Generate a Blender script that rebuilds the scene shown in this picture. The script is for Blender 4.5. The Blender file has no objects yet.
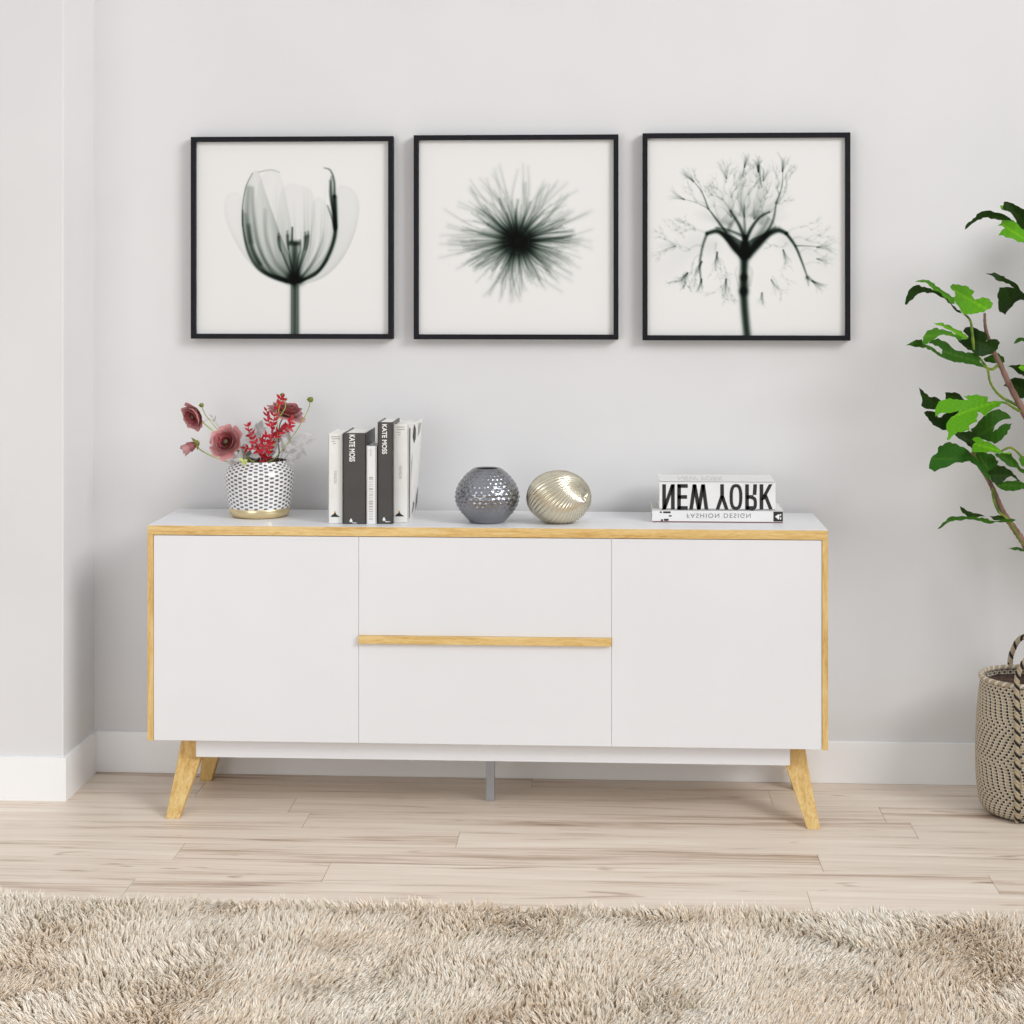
import bpy, bmesh, math, random
import numpy as np
from mathutils import Vector, Matrix
from mathutils.geometry import delaunay_2d_cdt

random.seed(7); rng = np.random.default_rng(7)
C = bpy.context.scene.collection
PI = math.pi

# ------------------------------------------------------------ camera geometry
FPX, YAW, HOR = 1816.26, 0.0553, 279.43
CAM = (0.3015, -4.2534, 1.2633)
_c, _s = math.cos(YAW), math.sin(YAW)
def ray(px, py):
    a = (px-512)/FPX; b = -(py-HOR)/FPX
    return (-_s+a*_c, _c+a*_s, b)
def onY(px, py, Y):                     # point of the plane y = Y seen at a photo pixel
    r = ray(px, py); t = (Y-CAM[1])/r[1]
    return Vector((CAM[0]+r[0]*t, Y, CAM[2]+r[2]*t))
def onZ(px, py, Z):
    r = ray(px, py); t = (Z-CAM[2])/r[2]
    return Vector((CAM[0]+r[0]*t, CAM[1]+r[1]*t, Z))

WALLY = 0.3437      # back wall surface
TOPZ = 0.6797       # sideboard top

# ------------------------------------------------------------ materials
def lin(r, g, b):
    def f(v):
        v /= 255.0
        return v/12.92 if v <= 0.04045 else ((v+0.055)/1.055)**2.4
    return (f(r), f(g), f(b), 1.0)

def mat(name, col, rough=0.5, metal=0.0, **kw):
    m = bpy.data.materials.new(name); m.use_nodes = True
    b = m.node_tree.nodes['Principled BSDF']
    b.inputs['Base Color'].default_value = col
    b.inputs['Roughness'].default_value = rough
    b.inputs['Metallic'].default_value = metal
    for k, v in kw.items(): b.inputs[k.replace('_', ' ')].default_value = v
    return m
def nd(m, t, **kw):
    n = m.node_tree.nodes.new(t)
    for k, v in kw.items(): setattr(n, k, v)
    return n
def lk(m, a, b): m.node_tree.links.new(a, b)
def bs(m): return m.node_tree.nodes['Principled BSDF']
def ramp(m, fac, stops):
    r = nd(m, 'ShaderNodeValToRGB'); e = r.color_ramp.elements
    e[0].position, e[0].color = stops[0]; e[1].position, e[1].color = stops[-1]
    for p, c in stops[1:-1]:
        x = e.new(p); x.color = c
    lk(m, fac, r.inputs[0]); return r.outputs[0]
def noise(m, scale=(1, 1, 1), s=5, detail=4, rough=0.5, vec=None, dist=0):
    if vec is None: vec = nd(m, 'ShaderNodeTexCoord').outputs['Object']
    mp = nd(m, 'ShaderNodeMapping'); mp.inputs['Scale'].default_value = scale
    lk(m, vec, mp.inputs[0])
    n = nd(m, 'ShaderNodeTexNoise'); n.inputs['Scale'].default_value = s
    n.inputs['Detail'].default_value = detail; n.inputs['Roughness'].default_value = rough
    n.inputs['Distortion'].default_value = dist
    lk(m, mp.outputs[0], n.inputs['Vector']); return n.outputs[0]
def bump(m, h, strength=0.1, dist=0.002):
    b = nd(m, 'ShaderNodeBump'); b.inputs['Strength'].default_value = strength
    b.inputs['Distance'].default_value = dist
    lk(m, h, b.inputs['Height']); lk(m, b.outputs[0], bs(m).inputs['Normal'])
def noisy(name, c1, c2, s=30, rough=0.5, scale=(1, 1, 1), bstr=0.0, metal=0, detail=4, lo=.35, hi=.65, **kw):
    m = mat(name, c1, rough, metal, **kw)
    n = noise(m, scale, s, detail)
    lk(m, ramp(m, n, [(lo, c1), (hi, c2)]), bs(m).inputs['Base Color'])
    if bstr: bump(m, n, bstr)
    return m
def attrmat(name, rough=0.5, metal=0, attr='Col', bstr=0, **kw):
    m = mat(name, (1, 1, 1, 1), rough, metal, **kw)
    a = nd(m, 'ShaderNodeAttribute'); a.attribute_name = attr
    lk(m, a.outputs['Color'], bs(m).inputs['Base Color'])
    if bstr: bump(m, noise(m, s=400), bstr, .001)
    return m

M = {}
M['wall'] = noisy('wall_paint', lin(222, 221, 221), lin(225, 224, 224), s=3, rough=0.85)
_n = noise(M['wall'], s=350, detail=3); bump(M['wall'], _n, 0.03, 0.001)
M['trim'] = noisy('trim_paint', lin(244, 244, 244), lin(247, 247, 247), s=4, rough=0.45)
M['lacquer'] = noisy('white_lacquer', lin(229, 229, 231), lin(232, 232, 234), s=3, rough=0.38)
M['lacquer'].node_tree.nodes['Principled BSDF'].inputs['Specular IOR Level'].default_value = .35
def oak(name, scale, dark=0):
    m = mat(name, lin(214, 180, 112), 0.5)
    tc = nd(m, 'ShaderNodeTexCoord').outputs['Object']
    n1 = noise(m, scale, 6, 6, .62, tc, .8)
    n2 = noise(m, tuple(v*3.2 for v in scale), 16, 3, .5, tc)
    mx = nd(m, 'ShaderNodeMath', operation='ADD'); lk(m, n1, mx.inputs[0])
    m2 = nd(m, 'ShaderNodeMath', operation='MULTIPLY'); lk(m, n2, m2.inputs[0]); m2.inputs[1].default_value = .55
    lk(m, m2.outputs[0], mx.inputs[1])
    k = 1-dark
    c = ramp(m, mx.outputs[0], [(.52, lin(188*k, 140*k, 72*k)), (.68, lin(212*k, 172*k, 102*k)), (.80, lin(222*k, 187*k, 120*k)), (.95, lin(232*k, 202*k, 142*k))])
    lk(m, c, bs(m).inputs['Base Color']); bump(m, n2, .05, .001)
    return m
M['oak_x'] = oak('oak_lengthwise', (1.2, 14, 14))
M['oak_z'] = oak('oak_upright', (14, 14, 1.2))
M['oak_leg'] = oak('oak_leg', (16, 10, 2.2), .03)
M['steel'] = noisy('grey_metal', lin(165, 168, 174), lin(172, 174, 180), s=20, rough=.35, metal=.6)
M['frame'] = noisy('black_frame', lin(20, 21, 26), lin(26, 27, 32), s=60, rough=.55, Specular_IOR_Level=.2)
M['backing'] = noisy('backing_board', lin(120, 110, 100), lin(130, 120, 110), rough=.8)
M['print'] = attrmat('print_paper', .9, bstr=.01, Specular_IOR_Level=.08)
M['gap'] = mat('gap_board', lin(240, 234, 224), .8)  # pale cream board seen in the gaps between doors and drawers
M['soil'] = noisy('soil', lin(50, 34, 28), lin(86, 62, 52), s=90, rough=.95, bstr=.8)
M['bark'] = noisy('brown_bark', lin(98, 70, 60), lin(142, 108, 96), s=60, rough=.85, scale=(1, 1, .3), bstr=.5)
M['twig'] = noisy('green_twig', lin(62, 100, 16), lin(128, 148, 34), s=40, rough=.6)
M['leaf'] = attrmat('fig_leaf', .6, bstr=.03, Specular_IOR_Level=.15)
M['basket'] = attrmat('woven_rope', .85)

# ------------------------------------------------------------ object helpers
def tag(o, label=None, cat=None, group=None, kind=None):
    if label: o['label'] = label
    if cat: o['category'] = cat
    if group: o['group'] = group
    if kind: o['kind'] = kind
    return o
def thing(name, label, cat, loc, group=None):
    o = bpy.data.objects.new(name, None); C.objects.link(o)
    o.location = loc; o.empty_display_size = .05
    return tag(o, label, cat, group)
def wpos(o):
    v = Vector(o.location)
    while o.parent: o = o.parent; v += Vector(o.location)
    return v
def mesh(name, verts, faces, m, parent=None, smooth=False, label=None, mids=None, cols=None, kind=None):
    """verts in world coordinates; the object's origin sits at its parent's origin"""
    off = wpos(parent) if parent else Vector((0, 0, 0))
    me = bpy.data.meshes.new(name)
    V = [tuple(Vector(v)-off) for v in verts]
    me.from_pydata(V, [], [tuple(f) for f in faces])
    ms = m if isinstance(m, (list, tuple)) else [m]
    for x in ms: me.materials.append(x)
    if mids is not None: me.polygons.foreach_set('material_index', list(mids))
    if smooth: me.polygons.foreach_set('use_smooth', [True]*len(me.polygons))
    if cols is not None:
        a = me.color_attributes.new('Col', 'FLOAT_COLOR', 'POINT')
        a.data.foreach_set('color', np.asarray(cols, dtype=np.float32).ravel())
    me.update()
    o = bpy.data.objects.new(name, me); C.objects.link(o)
    if parent: o.parent = parent
    return tag(o, label, kind=kind)
class MB:
    """collects shapes into one mesh"""
    def __init__(s): s.v = []; s.f = []; s.mi = []; s.c = []
    def add(s, v, f, mi=0, col=None):
        n = len(s.v); s.v += [tuple(x) for x in v]; s.f += [tuple(i+n for i in q) for q in f]; s.mi += [mi]*len(f)
        s.c += [col or (1, 1, 1, 1)]*len(v)
    def box(s, x0, x1, y0, y1, z0, z1, mi=0, bev=0.0):
        bm = bmesh.new(); bmesh.ops.create_cube(bm, size=1)
        for v in bm.verts:
            v.co = Vector(((x0+x1)/2+v.co.x*(x1-x0), (y0+y1)/2+v.co.y*(y1-y0), (z0+z1)/2+v.co.z*(z1-z0)))
        if bev: bmesh.ops.bevel(bm, geom=bm.edges[:], offset=bev, segments=2, profile=.6, affect='EDGES')
        bm.verts.index_update()
        s.add([v.co for v in bm.verts], [[v.index for v in f.verts] for f in bm.faces], mi); bm.free()
    def hexa(s, p, mi=0, bev=0.0):     # 8 corners: bottom loop 0-3, top loop 4-7
        bm = bmesh.new(); vs = [bm.verts.new(q) for q in p]
        for q in ((3, 2, 1, 0), (4, 5, 6, 7), (0, 1, 5, 4), (1, 2, 6, 5), (2, 3, 7, 6), (3, 0, 4, 7)): bm.faces.new([vs[i] for i in q])
        bmesh.ops.recalc_face_normals(bm, faces=bm.faces[:])
        if bev: bmesh.ops.bevel(bm, geom=bm.edges[:], offset=bev, segments=2, profile=.6, affect='EDGES')
        bm.verts.index_update()
        s.add([v.co for v in bm.verts], [[v.index for v in f.verts] for f in bm.faces], mi); bm.free()
    def tube(s, pts, rad, n=10, mi=0, col=None, closed=False):
        P = [Vector(p) for p in pts]; k = len(P)
        R = rad if isinstance(rad, (list, tuple)) else [rad]*k
        vs = []; up = Vector((.13, .21, .97)).normalized(); prev = None
        for i in range(k):
            t = (P[min(i+1, k-1)]-P[max(i-1, 0)])
            t = t.normalized() if t.length > 1e-9 else Vector((0, 0, 1))
            a = prev-t*prev.dot(t) if prev else up.cross(t)
            if a.length < 1e-5: a = Vector((1, 0, 0)).cross(t)
            a.normalize(); prev = a; b = t.cross(a)
            for j in range(n):
                w = 2*PI*j/n; vs.append(P[i]+(a*math.cos(w)+b*math.sin(w))*R[i])
        fs = [(i*n+j, i*n+(j+1) % n, (i+1)*n+(j+1) % n, (i+1)*n+j) for i in range(k-1) for j in range(n)]
        fs += [tuple(reversed(range(n))), tuple((k-1)*n+j for j in range(n))]
        s.add(vs, fs, mi, col)
    def ball(s, c, r, sc=(1, 1, 1), seg=14, ring=8, mi=0):
        c = Vector(c); vs = [c+Vector((0, 0, r*sc[2]))]
        for i in range(1, ring):
            t = PI*i/ring
            for j in range(seg):
                p = 2*PI*j/seg
                vs.append(c+Vector((r*sc[0]*math.sin(t)*math.cos(p), r*sc[1]*math.sin(t)*math.sin(p), r*sc[2]*math.cos(t))))
        vs.append(c-Vector((0, 0, r*sc[2]))); e = len(vs)-1
        fs = [(0, 1+j, 1+(j+1) % seg) for j in range(seg)]
        for i in range(ring-2):
            for j in range(seg):
                a = 1+i*seg; fs.append((a+j, a+seg+j, a+seg+(j+1) % seg, a+(j+1) % seg))
        a = 1+(ring-2)*seg; fs += [(e, a+(j+1) % seg, a+j) for j in range(seg)]
        s.add(vs, fs, mi)
    def build(s, name, m, parent=None, smooth=False, label=None, cols=False, kind=None):
        return mesh(name, s.v, s.f, m, parent, smooth, label, s.mi, s.c if cols else None, kind)
def spline(pts, n=8):
    P = [Vector(p) for p in pts]; out = []
    for i in range(len(P)-1):
        p0 = P[max(i-1, 0)]; p1 = P[i]; p2 = P[i+1]; p3 = P[min(i+2, len(P)-1)]
        for k in range(n):
            t = k/n
            out.append(.5*((2*p1)+(p2-p0)*t+(2*p0-5*p1+4*p2-p3)*t*t+(3*p1-p0-3*p2+p3)*t**3))
    out.append(P[-1]); return out
def lathe(cx, cy, prof, n=96, fn=None):
    vs = []; fs = []
    for i, (r, z) in enumerate(prof):
        for j in range(n):
            a = 2*PI*j/n; rr = r if fn is None else fn(r, z, a, i)
            vs.append((cx+rr*math.cos(a), cy+rr*math.sin(a), z))
    for i in range(len(prof)-1):
        for j in range(n): fs.append((i*n+j, i*n+(j+1) % n, (i+1)*n+(j+1) % n, (i+1)*n+j))
    return vs, fs
def resample(prof, k):
    P = np.array(prof, float); d = np.r_[0, np.cumsum(np.hypot(*np.diff(P, axis=0).T))]
    t = np.linspace(0, d[-1], k); return list(zip(np.interp(t, d, P[:, 0]), np.interp(t, d, P[:, 1])))
def smoothprof(prof, n=6):
    return [(p.x, p.y) for p in spline([(a, b, 0) for a, b in prof], n)]

# ------------------------------------------------------------ room
def plane(name, quad, m, kind='structure', parent=None):
    return mesh(name, quad, [(0, 1, 2, 3)], m, parent, kind=kind)
XR = -1.028; YF = 0.085    # left return wall and the wall that faces the camera in front of it
b = MB(); b.box(XR, 3.2, WALLY, WALLY+.12, 0, 2.8); b.build('wall_back', M['wall'], kind='structure')
b = MB(); b.box(-3.0, XR, YF, WALLY+.12, 0, 2.8, bev=.004); b.build('wall_left', M['wall'], kind='structure')
def skirting(name, x0, x1, y0, y1):
    b = MB(); b.box(x0, x1, y0, y1, 0, .1048, bev=.0025); return b.build(name, M['trim'], kind='structure')
skirting('baseboard_back', XR+.008, 3.2, WALLY-.008, WALLY+.002)
L = [(-3.0, YF-.0085), (XR+.0085, YF-.0085), (XR+.0085, WALLY), (XR-.002, WALLY), (XR-.002, YF+.002), (-3.0, YF+.002)]
b = MB(); b.add([(x, y, 0) for x, y in L]+[(x, y, .1048) for x, y in L], [(5, 4, 3, 2, 1, 0), (6, 7, 8, 9, 10, 11)]+[(i, (i+1) % 6, 6+(i+1) % 6, 6+i) for i in range(6)])
b.build('baseboard_left', M['trim'], kind='structure')

# plank floor: rows along x, each plank its own tone; narrow bevelled seams
def floor():
    W, L = .122, 1.405
    J = {-1: .1, 0: .686, 1: -.467, 2: -.413, 3: -.047, 4: -.6545, 5: -.308, 6: -.703}
    vs = []; fs = []; cols = []; g = .0006; dz = .0012
    y = .26+W; r = -1
    while y > -4.6:
        x0 = J.get(r, random.uniform(-.9, .5))-L*3
        while x0 < 3.4:
            x1 = x0+L; tone = random.random(); seed = random.random()
            X = (x0, x0+g, x1-g, x1); Y = (y-W, y-W+g, y-g, y); n = len(vs)
            for a in range(4):
                for b_ in range(4):
                    e = a in (0, 3) or b_ in (0, 3)
                    vs.append((X[a], Y[b_], -dz if e else 0)); cols.append((tone, seed, .0 if e else 1., 1))
            for a in range(3):
                for b_ in range(3): fs.append((n+a*4+b_, n+(a+1)*4+b_, n+(a+1)*4+b_+1, n+a*4+b_+1))
            x0 = x1
        y -= W; r += 1
    m = mat('floor_planks', lin(215, 198, 180), .42)
    at = nd(m, 'ShaderNodeAttribute'); at.attribute_name = 'Col'
    sp = nd(m, 'ShaderNodeSeparateColor'); lk(m, at.outputs['Color'], sp.inputs[0])
    tc = nd(m, 'ShaderNodeTexCoord')
    cb = nd(m, 'ShaderNodeCombineXYZ')
    for i, k in enumerate((7., 13., 9.)):
        q = nd(m, 'ShaderNodeMath', operation='MULTIPLY'); lk(m, sp.outputs[1], q.inputs[0]); q.inputs[1].default_value = k; lk(m, q.outputs[0], cb.inputs[i])
    ad = nd(m, 'ShaderNodeVectorMath', operation='ADD'); lk(m, tc.outputs['Object'], ad.inputs[0]); lk(m, cb.outputs[0], ad.inputs[1])
    big = noise(m, (.55, 9, 1), 2.6, 5, .6, ad.outputs[0], .6)
    fine = noise(m, (1.1, 38, 1), 4, 6, .65, ad.outputs[0], .3)
    mx = nd(m, 'ShaderNodeMath', operation='MULTIPLY_ADD'); lk(m, fine, mx.inputs[0]); mx.inputs[1].default_value = .45; lk(m, big, mx.inputs[2])
    tn = nd(m, 'ShaderNodeMath', operation='MULTIPLY_ADD'); lk(m, sp.outputs[0], tn.inputs[0]); tn.inputs[1].default_value = .12; lk(m, mx.outputs[0], tn.inputs[2])
    col = ramp(m, tn.outputs[0], [(.50, lin(152, 126, 106)), (.62, lin(196, 174, 154)), (.72, lin(222, 206, 190)), (.86, lin(230, 215, 200)), (1.0, lin(238, 227, 213))])
    kn = noise(m, (1.2, 7, 1), 3.3, 2, .5, ad.outputs[0], 1.2)
    kr = ramp(m, kn, [(.68, (1, 1, 1, 1)), (.80, lin(176, 146, 132))])
    mm = nd(m, 'ShaderNodeMix', data_type='RGBA', blend_type='MULTIPLY'); mm.inputs[0].default_value = 1
    lk(m, col, mm.inputs[6]); lk(m, kr, mm.inputs[7])
    sm = nd(m, 'ShaderNodeMix', data_type='RGBA', blend_type='MIX')
    lk(m, sp.outputs[2], sm.inputs[0]); sm.inputs[6].default_value = lin(120, 100, 85); lk(m, mm.outputs[2], sm.inputs[7])
    lk(m, sm.outputs[2], bs(m).inputs['Base Color'])
    bump(m, fine, .04, .001)
    mesh('floor', vs, fs, m, cols=cols, kind='structure')
floor()

# ------------------------------------------------------------ sideboard
SB = thing('sideboard', 'long white sideboard with oak edging standing on splayed oak legs', 'sideboard', (0, .16, 0))
X0, X1, YB, ZT, ZB = -.800, .8015, .317, TOPZ, .1692
XI0, XI1 = -.7862, .7880; ZU = .6580
b = MB(); b.box(X0, X1, .006, YB, ZU, ZT, bev=.001)
b.build('top_panel', M['lacquer'], SB)
b = MB(); b.box(X0, X1, .0, .006, ZU, ZT-.0004, bev=.0008); b.build('top_edging', M['oak_x'], SB, label='oak front edge')
for xa, xb in ((X0, XI0), (XI1, X1)):
    p = MB(); p.box(xa, xb, .006, YB, ZB, ZU); p = p.build('side_panel', M['lacquer'], SB)
    e = MB(); e.box(xa, xb, .0, .006, ZB, ZU-.0002, bev=.0008); e.build('side_edging', M['oak_z'], SB, label='oak front edge')
b = MB(); b.box(XI0, XI1, .022, YB, ZB+.002, ZU)
for xd in (-.2962, .2990): b.box(xd-.006, xd+.006, .0045, .022, ZB+.002, ZU-.001)
b.build('carcass', M['gap'], SB)
ga = .0005
d1 = -.2962; d2 = .2990
for xa, xb in ((XI0+.0008, d1-ga), (d2+ga, XI1-.0008)):
    b = MB(); b.box(xa, xb, .002, .021, ZB+.0012, ZU-.0015, bev=.0008); b.build('door', M['lacquer'], SB)
h1, h0 = onY(359, 635.9, -.008).z, onY(359, 644.0, -.008).z
for za, zb, up in ((h1, ZU-.0015, 1), (ZB+.0012, h0, 0)):
    b = MB(); b.box(d1+ga, d2-ga, .002, .021, za, zb, bev=.0008); dr = b.build('drawer', M['lacquer'], SB)
    if not up:
        b = MB(); b.box(d1+.0005, d2-.0005, -.008, .020, h0+.0003, h1-.0003, bev=.001); b.build('handle', M['oak_x'], dr, label='oak grip strip')
RY = .032; rl, rr_ = onY(196, 757.5, RY), onY(790, 765, RY); rz = (rl.z+rr_.z)/2
b = MB(); b.box(rl.x, rr_.x, RY, RY+.018, rz, ZB+.0015, bev=.001)
b.box(rl.x, rr_.x, .295, .310, rz, ZB+.0015, bev=.001)
b.build('base_rail', M['lacquer'], SB)
def leg(foot, top, ymid, mid=None):
    # foot = (x0, x1, y) on the floor; top = (x0, x1) under the body; front face splays up to the rail's underside, then upright
    (fx0, fx1, fy), (tx0, tx1) = foot, top; w = .032; zk = rz-.002
    k = zk/ZB; mx0, mx1 = mid or (fx0+(tx0-fx0)*k, fx1+(tx1-fx1)*k); y2 = max(fy, ymid)+w+.006 if fy < .1 else fy+w
    P = [(fx0, fy, 0), (fx1, fy, 0), (fx1, fy+w, 0), (fx0, fy+w, 0), (mx0, ymid, zk), (mx1, ymid, zk), (mx1, y2, zk), (mx0, y2, zk),
         (tx0, ymid, ZB), (tx1, ymid, ZB), (tx1, y2, ZB), (tx0, y2, ZB)]
    bm = bmesh.new(); vs = [bm.verts.new(q) for q in P]
    for q in ((3, 2, 1, 0), (8, 9, 10, 11)): bm.faces.new([vs[i] for i in q])
    for o_ in (0, 4):
        for i in range(4): bm.faces.new([vs[o_+i], vs[o_+(i+1) % 4], vs[o_+4+(i+1) % 4], vs[o_+4+i]])
    bmesh.ops.recalc_face_normals(bm, faces=bm.faces[:]); bmesh.ops.bevel(bm, geom=bm.edges[:], offset=.0025, segments=2, profile=.6, affect='EDGES')
    bm.verts.index_update(); b = MB(); b.add([v.co for v in bm.verts], [[v.index for v in f.verts] for f in bm.faces]); bm.free()
    b.build('leg', M['oak_leg'], SB)
YL = RY+.0186
X_ = lambda px, py: onY(px, py, YL).x
leg((-.7450, -.7125, -.050), (X_(181.8, 741), X_(207, 741)), YL, (X_(178.4, 757.5), X_(201.6, 757.5)))
leg((.7480, .7786, -.050), (X_(780, 750), X_(804.8, 750)), YL, (X_(785.2, 765), X_(807.8, 765)))
leg((-.7380, -.7078, .272), (-.7180, -.6560), .262)
leg((.7480, .7780, .272), (.6960, .7520), .262)
b = MB(); b.box(-.0045, .016, .134, .154, 0, ZB+.002, bev=.0015); b.build('centre_leg', M['steel'], SB, label='grey metal middle support leg')

# ------------------------------------------------------------ framed prints
N = 330
class Pic:
    """x-ray style picture made of soft density strokes on paper, in the picture's own 0..1024 drawing frame"""
    def __init__(s, x0, x1, y0, y1):
        s.X, s.Y = np.meshgrid(np.linspace(x0, x1, N), np.linspace(y0, y1, N)); s.x0, s.x1, s.y0, s.y1 = x0, x1, y0, y1
        s.D = np.zeros((N, N))
    def win(s, pts, m):
        P = np.array(pts); sx = (N-1)/(s.x1-s.x0); sy = (N-1)/(s.y1-s.y0)
        a = int(max(0, (P[:, 0].min()-m-s.x0)*sx)); b = int(min(N, (P[:, 0].max()+m-s.x0)*sx+2))
        c = int(max(0, (P[:, 1].min()-m-s.y0)*sy)); d = int(min(N, (P[:, 1].max()+m-s.y0)*sy+2))
        return slice(c, max(c, d)), slice(a, max(a, b))
    def dist(s, pts, w, closed=False):
        X, Y = s.X[w], s.Y[w]; D = np.full(X.shape, 1e9); T = np.zeros(X.shape)
        Q = list(pts)+([pts[0]] if closed else []); n = len(Q)-1
        for i in range(n):
            ax, ay = Q[i]; bx, by = Q[i+1]; dx, dy = bx-ax, by-ay; l = dx*dx+dy*dy+1e-9
            t = np.clip(((X-ax)*dx+(Y-ay)*dy)/l, 0, 1); d = np.hypot(X-ax-t*dx, Y-ay-t*dy)
            k = d < D; D[k] = d[k]; T[k] = ((i+t)/n)[k]
        return D, T
    def stroke(s, pts, w0, w1, k0, k1, sm=True):
        if sm and len(pts) > 2: pts = [(p.x, p.y) for p in spline([(a, b, 0) for a, b in pts], 6)]
        w = s.win(pts, 3*max(w0, w1)); D, T = s.dist(pts, w)
        if D.size: s.D[w] += (k0+(k1-k0)*T)*np.exp(-(D/(w0+(w1-w0)*T))**2)
    def petal(s, pts, fill, edge, ew, grad=None):
        pts = [(p.x, p.y) for p in spline([(a, b, 0) for a, b in pts+[pts[0]]], 6)][:-1]
        w = s.win(pts, 2*ew); X, Y = s.X[w], s.Y[w]; ins = np.zeros(X.shape, bool); n = len(pts)
        for i in range(n):
            ax, ay = pts[i]; bx, by = pts[(i+1) % n]
            if ay == by: continue
            ins ^= ((ay > Y) != (by > Y)) & (X < (bx-ax)*(Y-ay)/(by-ay)+ax)
        D, _ = s.dist(pts, w, True)
        g = 1 if grad is None else np.clip((Y-grad[0])/(grad[1]-grad[0]), 0, 1)**1.5
        s.D[w] += np.where(ins, np.clip(D/6, 0, 1)*fill*(.25+g)+edge*(.12+g)*np.exp(-D/ew), edge*.3*np.exp(-(D/3)**2)*(g+.1))
    def cols(s):
        d = np.clip(s.D, 0, 6)
        t = [np.exp(-d*k) for k in (1.75, 1.55, 1.66)]
        pa = lin(232, 231, 229)
        out = np.ones((N, N, 4)); 
        for i in range(3): out[..., i] = pa[i]*t[i]+.004*(1-t[i])
        return out.reshape(-1, 4)
def tulip():
    P = Pic(66, 928, 92, 955); R = random.Random(3)
    P.petal([(500, 728), (420, 700), (340, 650), (290, 560), (272, 470), (272, 380), (288, 290), (318, 232), (345, 228), (380, 330), (440, 500), (495, 640)], .10, .55, 26, (200, 700))
    P.petal([(505, 728), (440, 700), (370, 620), (335, 500), (330, 380), (350, 270), (385, 222), (420, 222), (450, 260), (480, 400), (505, 560)], .07, .22, 22, (220, 740))
    P.petal([(505, 730), (455, 640), (430, 480), (440, 330), (480, 280), (540, 290), (590, 320), (600, 430), (570, 560), (530, 660)], .10, .10, 30, (260, 760))
    P.petal([(515, 730), (560, 640), (580, 500), (585, 380), (610, 340), (650, 370), (672, 450), (670, 540), (640, 630), (570, 700)], .09, .14, 16, (260, 720))
    P.petal([(545, 735), (640, 700), (720, 620), (775, 510), (797, 400), (785, 330), (745, 295), (700, 300), (690, 420), (670, 560), (600, 680)], .07, .13, 10, (100, 640))
    P.petal([(470, 722), (380, 695), (300, 630), (235, 530), (195, 430), (195, 350), (225, 320), (265, 335), (275, 450), (320, 600)], .04, .12, 9, (200, 620))
    P.stroke([(640, 210), (668, 222), (684, 270), (686, 340)], 3, 6, .5, 1.4)
    P.stroke([(672, 250), (668, 330), (684, 420), (690, 480)], 5, 7, .4, 2.4)
    P.stroke([(686, 340), (690, 440), (686, 520), (660, 600), (620, 665), (570, 700), (530, 720)], 8, 7, 2.4, 2.2)
    P.stroke([(668, 270), (676, 350), (684, 430), (688, 470)], 7, 8, .5, 1.6)
    P.stroke([(345, 228), (400, 218), (440, 230)], 3, 3, .35, .2); P.stroke([(300, 300), (296, 420), (310, 540)], 12, 14, .35, .5)
    P.stroke([(655, 380), (676, 440), (688, 490)], 4, 5, .5, 1.2)
    P.stroke([(274, 400), (276, 480), (300, 590), (350, 665), (430, 705), (500, 725)], 4, 9, .5, 2.4)
    P.stroke([(318, 232), (290, 290), (273, 380), (274, 470)], 2.5, 3, .5, .7)
    P.stroke([(318, 300), (322, 420), (345, 560), (400, 670), (470, 715)], 9, 8, .25, 1.0)
    P.stroke([(300, 470), (320, 580), (380, 680), (470, 718)], 10, 8, .5, 1.2)
    P.stroke([(285, 420), (310, 560), (350, 640)], 10, 12, .3, .8)
    P.stroke([(375, 400), (380, 520), (420, 630), (480, 700)], 10, 8, .15, .6)
    for i in range(34):
        a = R.uniform(-1, 1); x = 500+a*190; y = R.uniform(250, 480)
        P.stroke([(510+a*15, 720), (500+a*120, 640), (505+a*175, 540), (x, y)], 6, 5, .20, .0)
    for x, y in ((435, 505), (475, 495), (555, 500), (568, 497), (533, 535)):
        P.stroke([(508+(x-508)*.2, 690), ((x*2+508)/3, 610), (x, y+50), (x, y)], 5, 5, .8, .55)
    for x, y in ((437, 520), (476, 515), (556, 520), (566, 515)): P.stroke([(x, y), (x+(508-x)*.12, y+60)], 7, 4, .9, .5)
    P.stroke([(497, 478), (495, 540)], 4, 5, 1.2, 1.3)
    P.stroke([(508, 560), (508, 700)], 15, 17, 1.3, 2.2); P.stroke([(488, 548), (522, 548)], 10, 10, 1.6, 1.6)
    P.stroke([(495, 705), (525, 712)], 20, 20, 2, 2)
    P.stroke([(508, 730), (508, 960)], 15, 16, 1.7, 1.6, False); P.stroke([(508, 700), (508, 760)], 8, 8, 1, 0, False)
    for x in (493, 523): P.stroke([(x, 740), (x, 960)], 3, 3, .5, .6, False)
    P.stroke([(530, 715), (600, 690), (655, 620)], 5, 4, 1.2, .6)
    return P
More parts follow.
